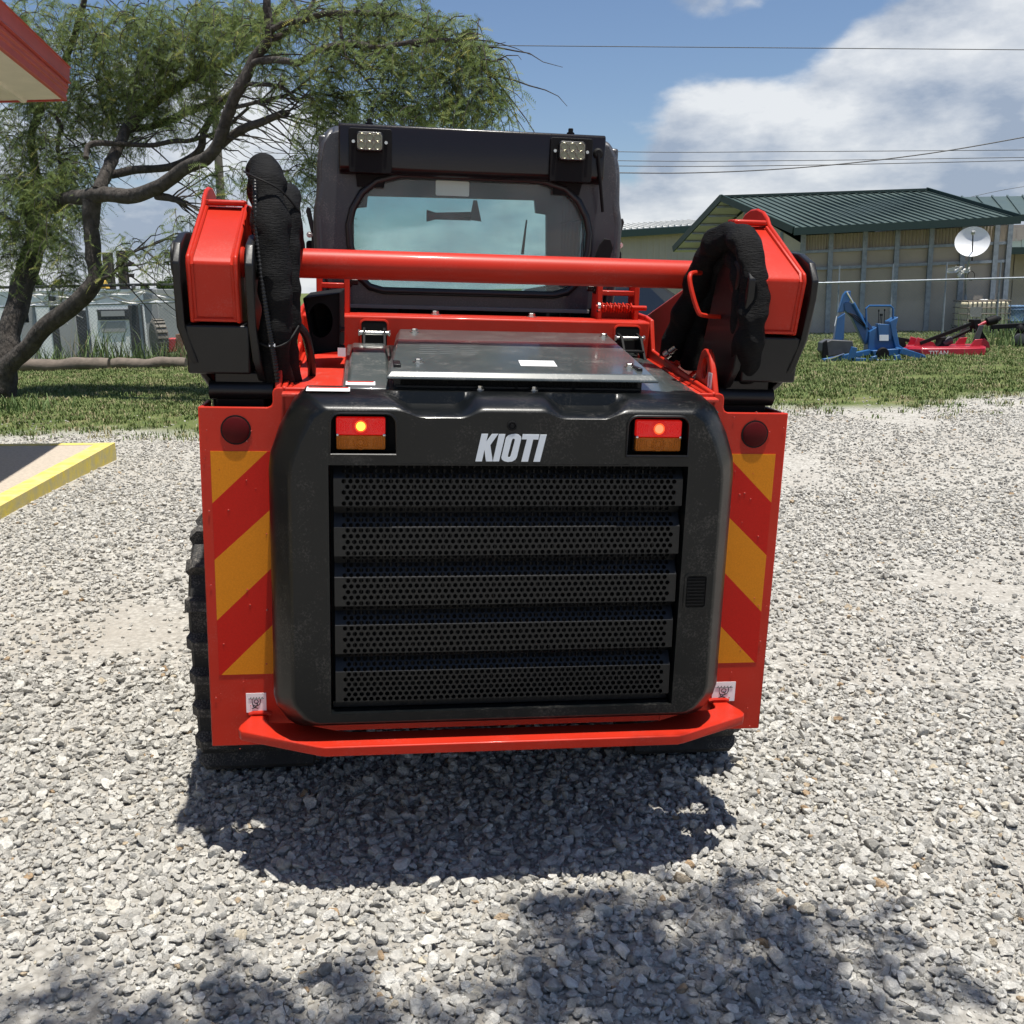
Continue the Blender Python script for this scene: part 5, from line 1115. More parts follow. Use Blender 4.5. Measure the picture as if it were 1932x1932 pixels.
# --- weeds
WEED = mat('weed_leaf', (.10, .155, .045), .7, var=.4, vscale=3); WEEDD = mat('dry_weed_stem', (.19, .16, .085), .8)
def weed(px, py, Y, h, n, label, seed, spread=.3, dry=0.2):
    p = Wz(px, py, 0); b = W(px, py, Y); rt_ = foot(b[0], Y); root = empty('weed_clump', rt_); rnd = random.Random(seed); tag(root, label, 'weeds', 'weeds along the fences')
    for nm, m, cnt in (('blades', WEED, int(n * (1 - dry))), ('dry_stems', WEEDD, int(n * dry) + 1)):
        mb = MB()
        for _ in range(cnt):
            x, y = rnd.gauss(0, spread), rnd.gauss(0, spread * .5); a = rnd.uniform(0, 6.28); hh = h * rnd.uniform(.4, 1.1); ln = hh * rnd.uniform(.1, .6); w = rnd.uniform(.008, .02) * (1 if nm == 'blades' else .5); dx, dy = math.cos(a), math.sin(a); o = len(mb.v)
            for k in range(5): t = k / 4; ww = w * (1 - t * .9); zz = hh * (t - .18 * t * t * t * (ln / hh) * 2); mb.v += [(x + dx * ln * t * t - ww, y + dy * ln * t * t, zz), (x + dx * ln * t * t + ww, y + dy * ln * t * t + ww * .5, zz)]
            mb.f += [(o + 2 * k, o + 2 * k + 1, o + 2 * k + 3, o + 2 * k + 2) for k in range(4)]
        me = bpy.data.meshes.new(nm); me.from_pydata(mb.v, [], mb.f); tag(link(nm, me, m, root), kind='stuff')
weed(195, 696, 23.3, 1.0, 80, 'tall weedy grass clump before the shed window', 1, .5); weed(235, 694, 23.3, .7, 55, 'weedy grass clump right of the shed window', 2, .4); weed(30, 700, 23.2, .7, 45, 'grassy weeds behind the leaning left trunk', 3, .4)
weed(170, 697, 23.2, 1.2, 40, 'tallest feathery weeds left of the shed window', 4, .3, .4); weed(300, 690, 23.3, .6, 70, 'low weeds beside the tractor tyre', 5, .3); weed(345, 690, 23.0, .6, 80, 'low weeds at the right end of the short log', 6, .3); weed(95, 698, 23.1, .6, 60, 'low weeds between the shed posts', 7, .35); weed(8, 785, 14.6, .28, 90, 'bright grass tuft round the foot of the mesquite trunk', 8, .35, .05)
weed(1905, 625, 25.2, .7, 120, 'green weeds under the blue barrel at the right fence', 9, .5, .1); weed(1850, 572, 28.9, .9, 60, 'leafy weed growing up behind the white tank', 10, .35, .1); weed(1900, 655, 22.5, .45, 160, 'lush tall grass behind the red mower', 11, .9, .05); weed(1640, 690, 19.4, .15, 90, 'uncut grass growing through the blue backhoe frame', 12, .55, .1); weed(1760, 678, 20.0, .15, 100, 'uncut grass along the red mower deck', 13, .7, .1); weed(1560, 668, 20.4, .18, 50, 'uncut grass before the backhoe bucket', 14, .35, .1)
# ------------------------------------------------------------------ machines and goods on the right-hand lawn
BLUE = mat('blue_implement_paint', (.018, .095, .25), .4, coat=.2, var=.1, vscale=4); DKS = mat('dull_dark_steel', (.06, .062, .065), .6, var=.2)
CHROME = mat('chrome_rod', (.8, .8, .8), .12, metal=1); CRED = mat('crimson_deck_paint', (.42, .015, .035), .4, coat=.3, var=.1, vscale=4)
def backhoe():
    Y = 20.2; p0 = W(1640, 684, Y); base = foot(p0[0], Y); root = empty('backhoe_attachment', base); o3 = np.array(base); tag(root, 'blue tractor backhoe attachment parked on the grass with its bucket down', 'backhoe')
    def q(px, py, dy=0.): return P3(W(px, py, Y + dy) - o3 + (0, 0, 0))
    def poly(name, pts, y0, y1, m, bev=.01, par=root): mb = MB(); r = [q(*t) for t in pts]; mb.prism([(a[0], a[2]) for a in r], 'y', y0, y1); return part(name, mb, m, par, bev)
    poly('boom', [(1650, 628), (1630, 650), (1606, 600), (1592, 585), (1590, 572), (1598, 568), (1612, 578), (1640, 612)], -.07, .07, BLUE)
    poly('boom_knuckle', [(1591, 588), (1580, 590), (1590, 556), (1596, 549), (1604, 549), (1603, 566)], -.05, .05, BLUE)
    poly('dipper', [(1578, 600), (1592, 590), (1590, 640), (1578, 664), (1568, 664), (1572, 640)], -.08, .04, BLUE)
    mb = MB(); mb.tube([q(1598, 551, -.09), q(1612, 575, -.09)], .018, 8); part('chrome_rod', mb, CHROME, root); mb = MB(); mb.tube([q(1610, 572, -.09), q(1634, 618, -.09)], .035, 10); part('boom_cylinder', mb, BLUE, root)
    mb = MB(); mb.tube([q(1575, 615, -.1), q(1579, 596, -.1)], .012, 8); part('chrome_rod', mb, CHROME, root)
    for k in range(3): mb = MB(); mb.tube(smooth_path([q(1600, 590, -.1 - k * .02), q(1618, 598 + k * 4, -.14), q(1640, 622, -.1)], 5), .009, 6); part('hydraulic_hose', mb, BLKM, root)
    # bucket
    mb = MB(); r = [q(*t) for t in ((1549, 646), (1562, 640), (1602, 642), (1604, 652), (1598, 664), (1556, 672), (1547, 662))]; mb.prism([(a[0], a[2]) for a in r], 'y', -.22, .2); part('bucket', mb, DKS, root, .015)
    poly('bucket_side', [(1546, 645), (1553, 640), (1556, 668), (1548, 682), (1544, 670)], -.26, -.2, BLKM)
    # tower, seat console, guard rail, levers
    poly('swing_tower', [(1636, 625), (1650, 616), (1672, 617), (1690, 660), (1684, 668), (1632, 668)], -.14, .14, BLUE); poly('console', [(1650, 610), (1678, 612), (1676, 640), (1652, 640)], -.18, -.02, BLUE)
    poly('seat_back', [(1672, 606), (1688, 597), (1684, 616), (1690, 650), (1704, 660), (1684, 660), (1676, 630)], -.2, .1, BLUE); poly('warning_label', [(1653, 631), (1670, 631), (1670, 642), (1653, 642)], -.186, -.18, WHT, 0)
    poly('foot_plate', [(1636, 660), (1700, 655), (1708, 666), (1640, 672)], -.3, .25, BLUE)
    mb = MB(); mb.tube([q(1635, 622, -.1), q(1634, 582, -.1), q(1640, 577, -.1), q(1680, 577, -.1), q(1685, 582, -.1), q(1685, 605, -.1)], .02, 8); part('guard_rail', mb, BLUE, root)
    for x, y in ((1658, 588), (1669, 587), (1661, 596), (1664, 596)): mb = MB(); mb.tube([q(x - 1, 612, -.05), q(x, y, -.05)], .007, 6); mb.lathe([(.014, 0), (.014, .04)], q(x, y, -.05), (0, 0, 1), 8); part('control_lever', mb, BLKM, root)
    # stabiliser legs spread on the grass, subframe
    for a, b in (((1640, 664), (1552, 682)), ((1690, 660), (1722, 668))):
        mb = MB(); mb.bar(q(*a, -.2), q(*b, -.5), .09, .1); part('stabiliser_arm', mb, BLUE, root, .01)
    mb = MB(); mb.tube([q(1562, 678, -.5), q(1592, 668, -.45)], .02, 8); part('chrome_rod', mb, CHROME, root)
    for a, b in (((1648, 672), (1650, 684)), ((1650, 684), (1744, 682)), ((1744, 682), (1738, 672)), ((1700, 662), (1740, 674)), ((1692, 670), (1694, 683)), ((1612, 655), (1604, 680)), ((1604, 680), (1650, 682))):
        mb = MB(); mb.bar(q(*a, -.6), q(*b, -.6), .07, .11); part('subframe_bar', mb, BLUE, root, .008)
    mb = MB(); a = q(1665, 668, -.3); mb.lathe([(.11, -.05), (.13, 0), (.11, .05)], a, (0, 1, 0), 18); part('swing_pivot', mb, BLKM, root)
backhoe()
def cutter():
    Y = 20.8; p0 = W(1785, 668, Y); base = foot(p0[0], Y); root = empty('rotary_cutter', base); o3 = np.array(base); tag(root, 'low red rotary mower deck with a black hitch frame on the lawn', 'mower deck')
    def q(px, py, dy=0.): return P3(W(px, py, Y + dy) - o3)
    def deckp(px, py, z, dy): a = q(px, py, dy); return (a[0], dy, z)
    z1 = q(1780, 654)[2]; z0 = z1 - .16
    xs = lambda px: q(px, 660)[0]
    outl = [(xs(1706), .55), (xs(1706), -.25), (xs(1722), -.45), (xs(1800), -.55), (xs(1838), -.5), (xs(1864), .1), (xs(1864), .6), (xs(1800), .75), (xs(1730), .75)]
    mb = MB(); mb.prism(outl, 'z', z0, z1); d = part('deck', mb, CRED, root, .02)
    mb = MB(); mb.prism([(x * .96, y * .9) for x, y in outl], 'z', z1, z1 + .012); part('deck_plate', mb, CRED, root, .004)
    def poly(name, pts, y0, y1, m, bev=.008): mb = MB(); r = [q(*t) for t in pts]; mb.prism([(a[0], a[2]) for a in r], 'y', y0, y1); return part(name, mb, m, root, bev)
    poly('deck_bracket', [(1722, 652), (1728, 636), (1758, 645), (1762, 652)], -.1, -.06, CRED); poly('deck_bracket', [(1722, 652), (1728, 636), (1758, 645), (1762, 652)], .25, .29, CRED)
    for y0 in (-.35, .35):
        poly('hitch_upright', [(1815, 654), (1825, 639), (1840, 638), (1834, 654)], y0, y0 + .05, CRED); poly('hitch_strut', [(1822, 640), (1834, 612), (1842, 612), (1834, 641)], y0 + .01, y0 + .04, DKS)
    poly('hitch_upright', [(1843, 655), (1853, 637), (1862, 646), (1864, 656)], -.1, -.05, CRED)
    poly('hitch_mast', [(1832, 603), (1846, 602), (1847, 620), (1834, 620)], -.12, .12, BLKM); poly('hitch_strut', [(1840, 618), (1848, 618), (1861, 640), (1856, 646), (1850, 642)], -.05, 0, BLKM)
    for dy in (-.1, .1): mb = MB(); mb.bar(q(1736, 648, dy), q(1832, 611, dy), .045, .07); part('top_brace', mb, BLKM, root, .005)
    mb = MB(); mb.tube([q(1790, 641), q(1832, 621)], .035, 10); part('drive_shaft', mb, BLKM, root); mb = MB(); mb.lathe([(.06, 0), (.09, .03), (.08, .2), (.05, .22)], q(1796, 640), (-.85, 0, -.4), 14); part('shaft_guard', mb, DKS, root)
    mb = MB(); mb.tube([q(1845, 615, -.1), q(1862, 607, -.1)], .035, 10); part('drive_shaft', mb, CRED, root); mb = MB(); mb.lathe([(.05, 0), (.085, .02), (.095, .2), (.06, .24), (.03, .3)], q(1860, 608, -.1), (.95, 0, .25), 14); part('shaft_guard', mb, BLKM, root)
    mb = MB(); mb.lathe([(.16, 0), (.12, .06), (.11, .18), (.05, .22)], (xs(1777), .05, z1), (0, 0, 1), 14); part('gearbox', mb, BLKM, root)
    poly('tail_arm', [(1686, 634), (1720, 640), (1720, 646), (1686, 644)], .1, .18, BLKM); mb = MB(); a = q(1692, 656, .15); mb.lathe([(.1, -.06), (.17, -.05), (.17, .05), (.1, .06)], (a[0], .15, .17), (.3, 1, 0), 18); part('tail_wheel', mb, BLKM, root)
    mb = MB(); mb.box(xs(1710), xs(1850), -.5, -.47, z0 - .06, z0 + .02); part('skid_shoe', mb, BLKM, root)
    # lettering on the near skirt, only the last letters clear of the grass
    f = bpy.data.curves.new('lettering', 'FONT'); f.body = 'TITAN'; f.size = .13; f.extrude = .002; fo = bpy.data.objects.new('lettering', f); COL.objects.link(fo)
    dg = bpy.context.evaluated_depsgraph_get(); me = bpy.data.meshes.new_from_object(fo.evaluated_get(dg)); COL.objects.unlink(fo); bpy.data.objects.remove(fo); me.materials.clear()
    o = link('deck_lettering', me, WHT, root); o.location = (xs(1732), -.535, z0 + .03); o.rotation_euler = (math.pi / 2, 0, -.12); o.parent = root
cutter()
def tote():
    Y = 28.3; a, b = W(1808, 640, Y), W(1892, 566, Y); base = foot((a[0] + b[0]) / 2, Y); root = empty('caged_tank', base); tag(root, 'cream plastic liquid tank in a wire cage against the tan wall', 'tank'); w = (b[0] - a[0]) / 2; z1 = b[2] - base[2]; z0 = .14
    mb = MB(); mb.prism(rrect(-w + .03, w - .03, z0 + .02, z1 - .03, .08), 'y', -.45, .45); part('tank', mb, mat('cream_plastic_tank', (.62, .56, .40), .5, var=.12, vscale=4, bump=.2, bscale=5), root, .04)
    cg = mat('rusty_cage_wire', (.20, .17, .14), .6, metal=.3)
    for i in range(10): x = -w + i * 2 * w / 9; mb = MB(); mb.tube([(x, -.47, z0), (x, -.47, z1), (x, .47, z1)], .013, 6); part('cage_bar', mb, cg, root)
    for i in range(5): z = z0 + .05 + i * (z1 - z0 - .07) / 4; mb = MB(); mb.tube([(-w, .47, z), (-w, -.48, z), (w, -.48, z), (w, .47, z)], .013, 6); part('cage_ring', mb, cg, root)
    mb = MB(); mb.box(-w + .05, -w + .36, -.492, -.485, z1 - .42, z1 - .16); part('label_plate', mb, mat('grey_plate', (.24, .235, .22), .5), root)
    mb = MB(); mb.box(-w, w, -.45, .45, .0, .04); mb.box(-w, -w + .1, -.45, .45, .04, z0); mb.box(w - .1, w, -.45, .45, .04, z0); mb.box(-.08, .08, -.45, .45, .04, z0); part('pallet', mb, RUST, root)
    mb = MB(); mb.lathe([(.11, 0), (.11, .05), (.08, .06)], (.05, 0, z1 - .03), (0, 0, 1), 16); part('filler_cap', mb, WHT, root)
    a = W(1909, 640, 28.2); base = foot(a[0], 28.2); root = empty('blue_barrel', base); tag(root, 'faded blue plastic barrel right of the cream tank', 'barrel'); zt = W(1909, 576, 28.2)[2] - base[2]
    mb = MB(); mb.lathe([(.27, 0), (.29, .03), (.29, .28), (.30, .30), (.29, .32), (.29, .58), (.30, .60), (.29, .62), (.28, zt - .04), (.26, zt)], (0, 0, 0), (0, 0, 1), 24); part('barrel_body', mb, mat('faded_blue_plastic', (.10, .19, .32), .5, var=.1), root, .004)
    mb = MB(); mb.tube([(.285 * math.cos(t), .285 * math.sin(t), zt - .03) for t in np.linspace(0, 6.283, 25)[:-1]], .015, 6, closed=True); part('barrel_rim', mb, MATS['faded_blue_plastic'], root)
    a = W(1935, 640, 28.0); base = foot(a[0] + .3, 28.0); root = empty('air_conditioner', base); tag(root, 'white boxed air-conditioning unit at the right edge beside the barrel', 'air conditioner'); zt = W(1935, 577, 28)[2] - base[2]
    wm = mat('white_enamel', (.62, .62, .60), .5); mb = MB(); mb.holed([(-.4, .05), (.4, .05), (.4, zt), (-.4, zt)], [[(-.33, .16), (.33, .16), (.33, zt - .12), (-.33, zt - .12)]], 'y', -.3, -.26); mb.box(-.4, .4, -.26, .3, .05, zt); part('casing', mb, wm, root, .01)
    for i in range(14): z = .19 + i * (zt - .34) / 13; mb = MB(); mb.box(-.33, .33, -.285, -.27, z, z + .018); part('louvre', mb, DKS, root)
    mb = MB(); mb.box(-.42, .42, -.32, .32, 0, .05); part('base_pad', mb, DKS, root)
tote()
def attachment():
    Y = 22.6; a = W(1926, 645, Y); base = foot(a[0] + .15, Y); root = empty('black_attachment', base); tag(root, 'black steel implement cut off by the right edge of the picture', 'implement'); o3 = np.array(base)
    def q(px, py, dy=0.): return P3(W(px, py, Y + dy) - o3)
    mb = MB(); mb.bar(q(1870, 617, .4), q(1960, 612, .4), .10, .10); part('long_beam', mb, BLKM, root, .01)
    mb = MB(); r = [q(*t) for t in ((1910, 656), (1916, 640), (1922, 628), (1930, 622), (1960, 620), (1960, 660))]; mb.prism([(t[0], t[2]) for t in r], 'y', -.2, .2); part('frame', mb, BLKM, root, .02)
    mb = MB(); mb.lathe([(.05, -.04), (.12, -.03), (.12, .03), (.05, .04)], q(1924, 640, -.25), (0, 1, 0), 18); part('coupler_disc', mb, DKS, root); mb = MB(); mb.lathe([(.07, 0), (.09, .05), (.07, .14), (.03, .18)], q(1924, 628, -.1), (0, 0, 1), 12); part('motor', mb, BLKM, root)
    mb = MB(); mb.box(-.1, .9, -.25, .3, 0, .08); part('skid', mb, RUST, root)
attachment()
def dish():
    Y = 27.2; c = W(1834, 462, Y); wallp = W(1822, 556, 29.0); root = empty('satellite_dish', P3(c)); tag(root, 'white satellite dish on a bent pole before the tan wall', 'satellite dish')
    ax = Vector((-.35, -.80, .42)).normalized(); mb = MB(); prof = [(.001, 0)] + [(r, .18 * r * r / .17) for r in np.linspace(.05, .42, 8)]
    prof = prof + [(r, h - .012) for r, h in reversed(prof)]; mb.lathe(prof, (0, 0, 0), ax, 36); part('reflector', mb, mat('dish_white', (.68, .69, .70), .45), root)
    f = ax * .5 + Vector((0, 0, .05)); mb = MB(); mb.tube([tuple(Vector((.03, 0, -.40))), tuple(f)], .016, 6); part('feed_arm', mb, BLKM, root); mb = MB(); mb.lathe([(.05, 0), (.05, .08), (.03, .12)], f, ax, 10); part('feed_horn', mb, GREYP, root)
    e = Vector(P3(wallp - c)); mb = MB(); mb.tube(smooth_path([(.05, .1, -.15), (.02, .25, -.62), tuple(e * .75 + Vector((0, .1, 0))), tuple(e)], 5), .03, 8); part('pole', mb, GALV, root)
    mb = MB(); mb.tube([(.08 + .09 * math.cos(t), .1, -.78 + .12 * math.sin(t)) for t in np.linspace(0, 12.5, 40)], .008, 5); part('cable_coil', mb, BLKM, root)
    g = foot(wallp[0], wallp[1]); mb = MB(); mb.tube([tuple(e), (e.x, e.y, g[2] - c[2])], .04, 8); part('pole_foot', mb, GALV, root)
dish()
def bags():
    for i, (px, py, w, lb) in enumerate(((1801, 509, .26, 'left of two white plastic scraps caught near the dish pole'), (1818, 512, .22, 'right of two white plastic scraps caught near the dish pole'))):
        c = W(px, py, 27.4); mb = MB(); n = 14; rnd = random.Random(20 + i)
        for a in range(n):
            for b in range(7): u, v = a / (n - 1) - .5, b / 6 - .5; mb.v.append((u * w * 1.5, .05 * noise.noise((u * 6, v * 6, i)) + .1 * noise.noise((u * 3, v * 3, 4 + i)), v * w * (.55 + .5 * noise.noise((u * 5, i, 3))) - abs(u) * .12 * (i + .4) * 1.4 * (1 if u < 0 else -.4)))
        for a in range(n - 1):
            for b in range(6): mb.f.append((a * 7 + b, a * 7 + b + 1, (a + 1) * 7 + b + 1, (a + 1) * 7 + b))
        o = part('plastic_scrap', mb, PLAS, None, off=(0, 0, 0), ang=180); o.location = P3(c); tag(o, lb, 'plastic scrap')
        s_ = o.modifiers.new('solid', 'SOLIDIFY'); s_.thickness = .004
bags()

# --- dark car glimpsed beyond the loader
def car():
    base = foot(.75, 12.4); root = empty('parked_car', base); tag(root, 'dark blue-grey car parked beyond the loader, glimpsed under its cross tube', 'car')
    CARP = mat('dark_car_paint', (.012, .017, .024), .15, coat=1); CG = mat('car_window_glass', (.010, .013, .016), .05, coat=1)
    half = [(-2.2, .55), (-2.15, .95), (-1.9, 1.02), (-1.15, 1.08), (-.55, 1.52), (.0, 1.60), (.9, 1.58), (1.55, 1.12), (2.05, 1.0), (2.15, .6), (2.1, .32), (-2.15, .32)]
    mb = MB(); rings = []
    for y, ins in ((-.86, .10), (-.88, 0), (.88, 0), (.86, .10)):
        rings.append([(x, y * (1 - .16 * ss(1.0, 1.6, z)), z - ins * .1) for x, z in half])
    n = len(half)
    for r in rings: mb.v += r
    for k in range(3):
        for i in range(n): mb.f.append((k * n + i, k * n + (i + 1) % n, (k + 1) * n + (i + 1) % n, (k + 1) * n + i))
    mb.f += [tuple(range(n - 1, -1, -1)), tuple(range(3 * n, 4 * n))]; part('body', mb, CARP, root, .03)
    for xa, xb, xc, xd in ((-.95, -.5, -.05, -.02), (.05, .05, .82, 1.25)):
        mb = MB(); q = [(xa, 1.10), (xb, 1.48), (xc, 1.52), (xd, 1.10)]; yy = lambda z: -.89 * (1 - .16 * ss(1.0, 1.6, z)) - .006; mb.add([(x, yy(z), z) for x, z in q], [(0, 1, 2, 3)]); part('side_window', mb, CG, root)
    mb = MB(); mb.box(-.05, .2, -.91, -.885, .92, .95); part('door_handle', mb, CHROME, root, .004); mb = MB(); mb.box(.9, 1.1, -.90, -.88, .92, .945); part('door_handle', mb, CHROME, root, .004)
    for x in (-1.4, 1.35):
        for y in (-.8, .8):
            mb = MB(); mb.lathe([(.2, -.1), (.33, -.11), (.34, -.06), (.34, .06), (.33, .11), (.2, .1)], (x, y, .34), (0, 1, 0), 24); wh = part('wheel', mb, RUB, root); mb = MB(); mb.lathe([(.2, -.09), (.2, .09)], (x, y, .34), (0, 1, 0), 20); part('rim', mb, STEEL, wh)
car()

# --- poles and overhead lines
WOOD = mat('grey_pole_timber', (.13, .11, .09), .9, var=.2, vscale=3, bump=.3, bscale=12, bstretch=(3, 3, .2))
def pole(px, py0, py1, Y, r, label, lean=0.):
    a, b = W(px + lean, py1, Y), W(px, py0, Y); g = foot(a[0], Y); mb = MB(); mb.tube([(0, 0, -.2), (a[0] - g[0], 0, a[2] - g[2]), (b[0] - g[0], 0, b[2] - g[2])], [r * 1.2, r, r * .8], 12); root = empty('utility_pole', g); tag(root, label, 'utility pole'); part('shaft', mb, WOOD, root)
    h = b[2] - g[2]; mb = MB(); mb.box(b[0] - g[0] - .9, b[0] - g[0] + .9, -.06, .06, h - .7, h - .58); part('cross_arm', mb, WOOD, root)
    for x in (-.8, -.3, .8): mb = MB(); mb.lathe([(.03, 0), (.06, .05), (.03, .12)], (b[0] - g[0] + x, 0, h - .58), (0, 0, 1), 8); part('insulator', mb, DKS, root)
pole(402, 150, 390, 42, .17, 'weathered timber utility pole standing behind the mesquite branches', 16)
WIRE = mat('black_wire', (.02, .02, .022), .6)
for pts, Y, r, lb in ((((-60, 84), (440, 80), (950, 86), (1932, 94), (2100, 96)), 46, .017, 'topmost power line crossing high over the whole view'),
                      (((480, 268), (1145, 286), (1500, 286), (1932, 283), (2100, 281)), 48, .016, 'upper of three parallel power lines above the green roof'), (((480, 288), (1150, 303), (1500, 303), (1932, 297), (2100, 295)), 48, .016, 'middle of three parallel power lines above the green roof'),
                      (((480, 300), (1150, 313), (1500, 312), (1932, 303), (2100, 301)), 48, .018, 'lowest of three parallel power lines above the green roof'), (((700, 318), (1150, 326), (1350, 325), (1550, 313), (1750, 290), (1932, 259), (2100, 226)), 44, .024, 'twisted service cable rising steeply to the right'),
                      (((1810, 377), (1870, 363), (1932, 352), (2050, 335)), 60, .014, 'short far line over the second green roof')):
    mb = MB(); mb.tube(smooth_path([P3(W(x, y, Y)) for x, y in pts], 8), r, 5); o = part('power_line', mb, WIRE, None); tag(o, lb, 'power line')

# ------------------------------------------------------------------ trees
BARK = mat('mesquite_bark', (.030, .024, .019), .95, col2=(.085, .074, .064), vscale=9, bump=1., bscale=14, bstretch=(1, 1, .3))
for n_ in BARK.node_tree.nodes:
    if n_.type == 'BUMP': n_.inputs['Distance'].default_value = .07
def leaf_mat(name, c1, c2, c3):
    m = bpy.data.materials.new(name); m.use_nodes = True; nt = m.node_tree; N = nt.nodes; L = nt.links; b = N['Principled BSDF']; b.inputs['Roughness'].default_value = .6; b.inputs['Specular IOR Level'].default_value = .3
    at = N.new('ShaderNodeAttribute'); at.attribute_name = 'tint'; cr_ = N.new('ShaderNodeValToRGB'); e = cr_.color_ramp.elements; e.new(.5)
    for k, (p, c) in enumerate(((0, c1), (.6, c2), (1, c3))): e[k].position = p; e[k].color = c + (1,)
    L.new(at.outputs['Fac'], cr_.inputs[0]); L.new(cr_.outputs[0], b.inputs['Base Color'])
    tr = N.new('ShaderNodeBsdfTranslucent'); L.new(cr_.outputs[0], tr.inputs[0]); mx = N.new('ShaderNodeMixShader'); mx.inputs[0].default_value = .38; L.new(b.outputs[0], mx.inputs[1]); L.new(tr.outputs[0], mx.inputs[2]); L.new(mx.outputs[0], N['Material Output'].inputs[0]); return m
MESQ = leaf_mat('mesquite_leaf', (.13, .185, .062), (.215, .28, .09), (.45, .43, .11))
def fronds(origins, dirs, lens, seed, pairs=6, leaf=.045, wid=.0075):
    """feathery fronds: leaflets in pairs along a curved rachis, one triangle each"""
    rng = np.random.default_rng(seed); n = len(origins); o = np.asarray(origins); d = np.asarray(dirs); d = d / np.linalg.norm(d, axis=1, keepdims=True); ln = np.asarray(lens)[:, None]
    rnd = rng.normal(size=(n, 3)); sd = np.cross(d, rnd); sd /= np.linalg.norm(sd, axis=1, keepdims=True); up = np.cross(sd, d)
    V = []; T = []; tint = np.clip(rng.normal(.38, .2, n) + (rng.random(n) < .06) * .55, 0, 1)
    for k in range(pairs):
        t = (k + .6) / pairs; base = o + d * ln * t + np.array([0, 0, -1.]) * ln * .25 * t * t
        for s in (-1, 1):
            l = leaf * (1 - .45 * abs(t - .45)) * rng.uniform(.8, 1.2, (n, 1)); tip = base + (sd * s * .86 + d * .5 + up * rng.uniform(-.25, .1, (n, 1))) * l; w = d * wid
            V.append(np.stack([base - w, base + w, tip], 1)); T.append(tint)
    # rachis
    tipr = o + d * ln + np.array([0, 0, -1.]) * ln * .25; V.append(np.stack([o - up * .003, o + up * .003, tipr], 1)); T.append(tint)
    V = np.concatenate(V).reshape(-1, 3); T = np.repeat(np.concatenate(T), 3); return V, T
def leaf_object(name, V, T, m, parent, off):
    me = bpy.data.meshes.new(name); nf = len(V) // 3; me.vertices.add(len(V)); me.vertices.foreach_set('co', (V - np.asarray(off)).astype(np.float32).ravel()); me.loops.add(len(V)); me.loops.foreach_set('vertex_index', np.arange(len(V), dtype=np.int32)); me.polygons.add(nf); me.polygons.foreach_set('loop_start', np.arange(0, len(V), 3, dtype=np.int32)); me.update(calc_edges=True)
    a = me.attributes.new('tint', 'FLOAT', 'POINT'); a.data.foreach_set('value', T.astype(np.float32)); me.materials.append(m); return link(name, me, None, parent)
def clump_strands(c, rx, rz, n, rng, droop=1.0, flen=.16, sl=(.35, .95)):
    """hanging twigs inside an ellipsoid; returns twig polylines and frond origins / directions"""
    tw = []; O = []; D = []
    for _ in range(n):
        u = rng.normal(size=3); u /= np.linalg.norm(u); p = np.asarray(c) + u * np.array([rx, rx, rz]) * rng.random() ** .45
        a = rng.uniform(0, 6.283); L_ = rng.uniform(*sl); hd = np.array([math.cos(a), math.sin(a), 0]); pts = []
        for k in range(6): t = k / 5; pts.append(p + hd * L_ * (t * .75 - .25 * t * t) + np.array([0, 0, L_ * (.18 * t - droop * .85 * t * t)]))
        tw.append(pts); m = max(5, int(L_ / .062))
        for k in range(m):
            t = (k + rng.random()) / m; q = p + hd * L_ * (t * .75 - .25 * t * t) + np.array([0, 0, L_ * (.18 * t - droop * .85 * t * t)]); b = rng.uniform(0, 6.283); O.append(q); D.append(np.array([math.cos(b), math.sin(b), rng.uniform(-.9, .15)]))
    return tw, O, D
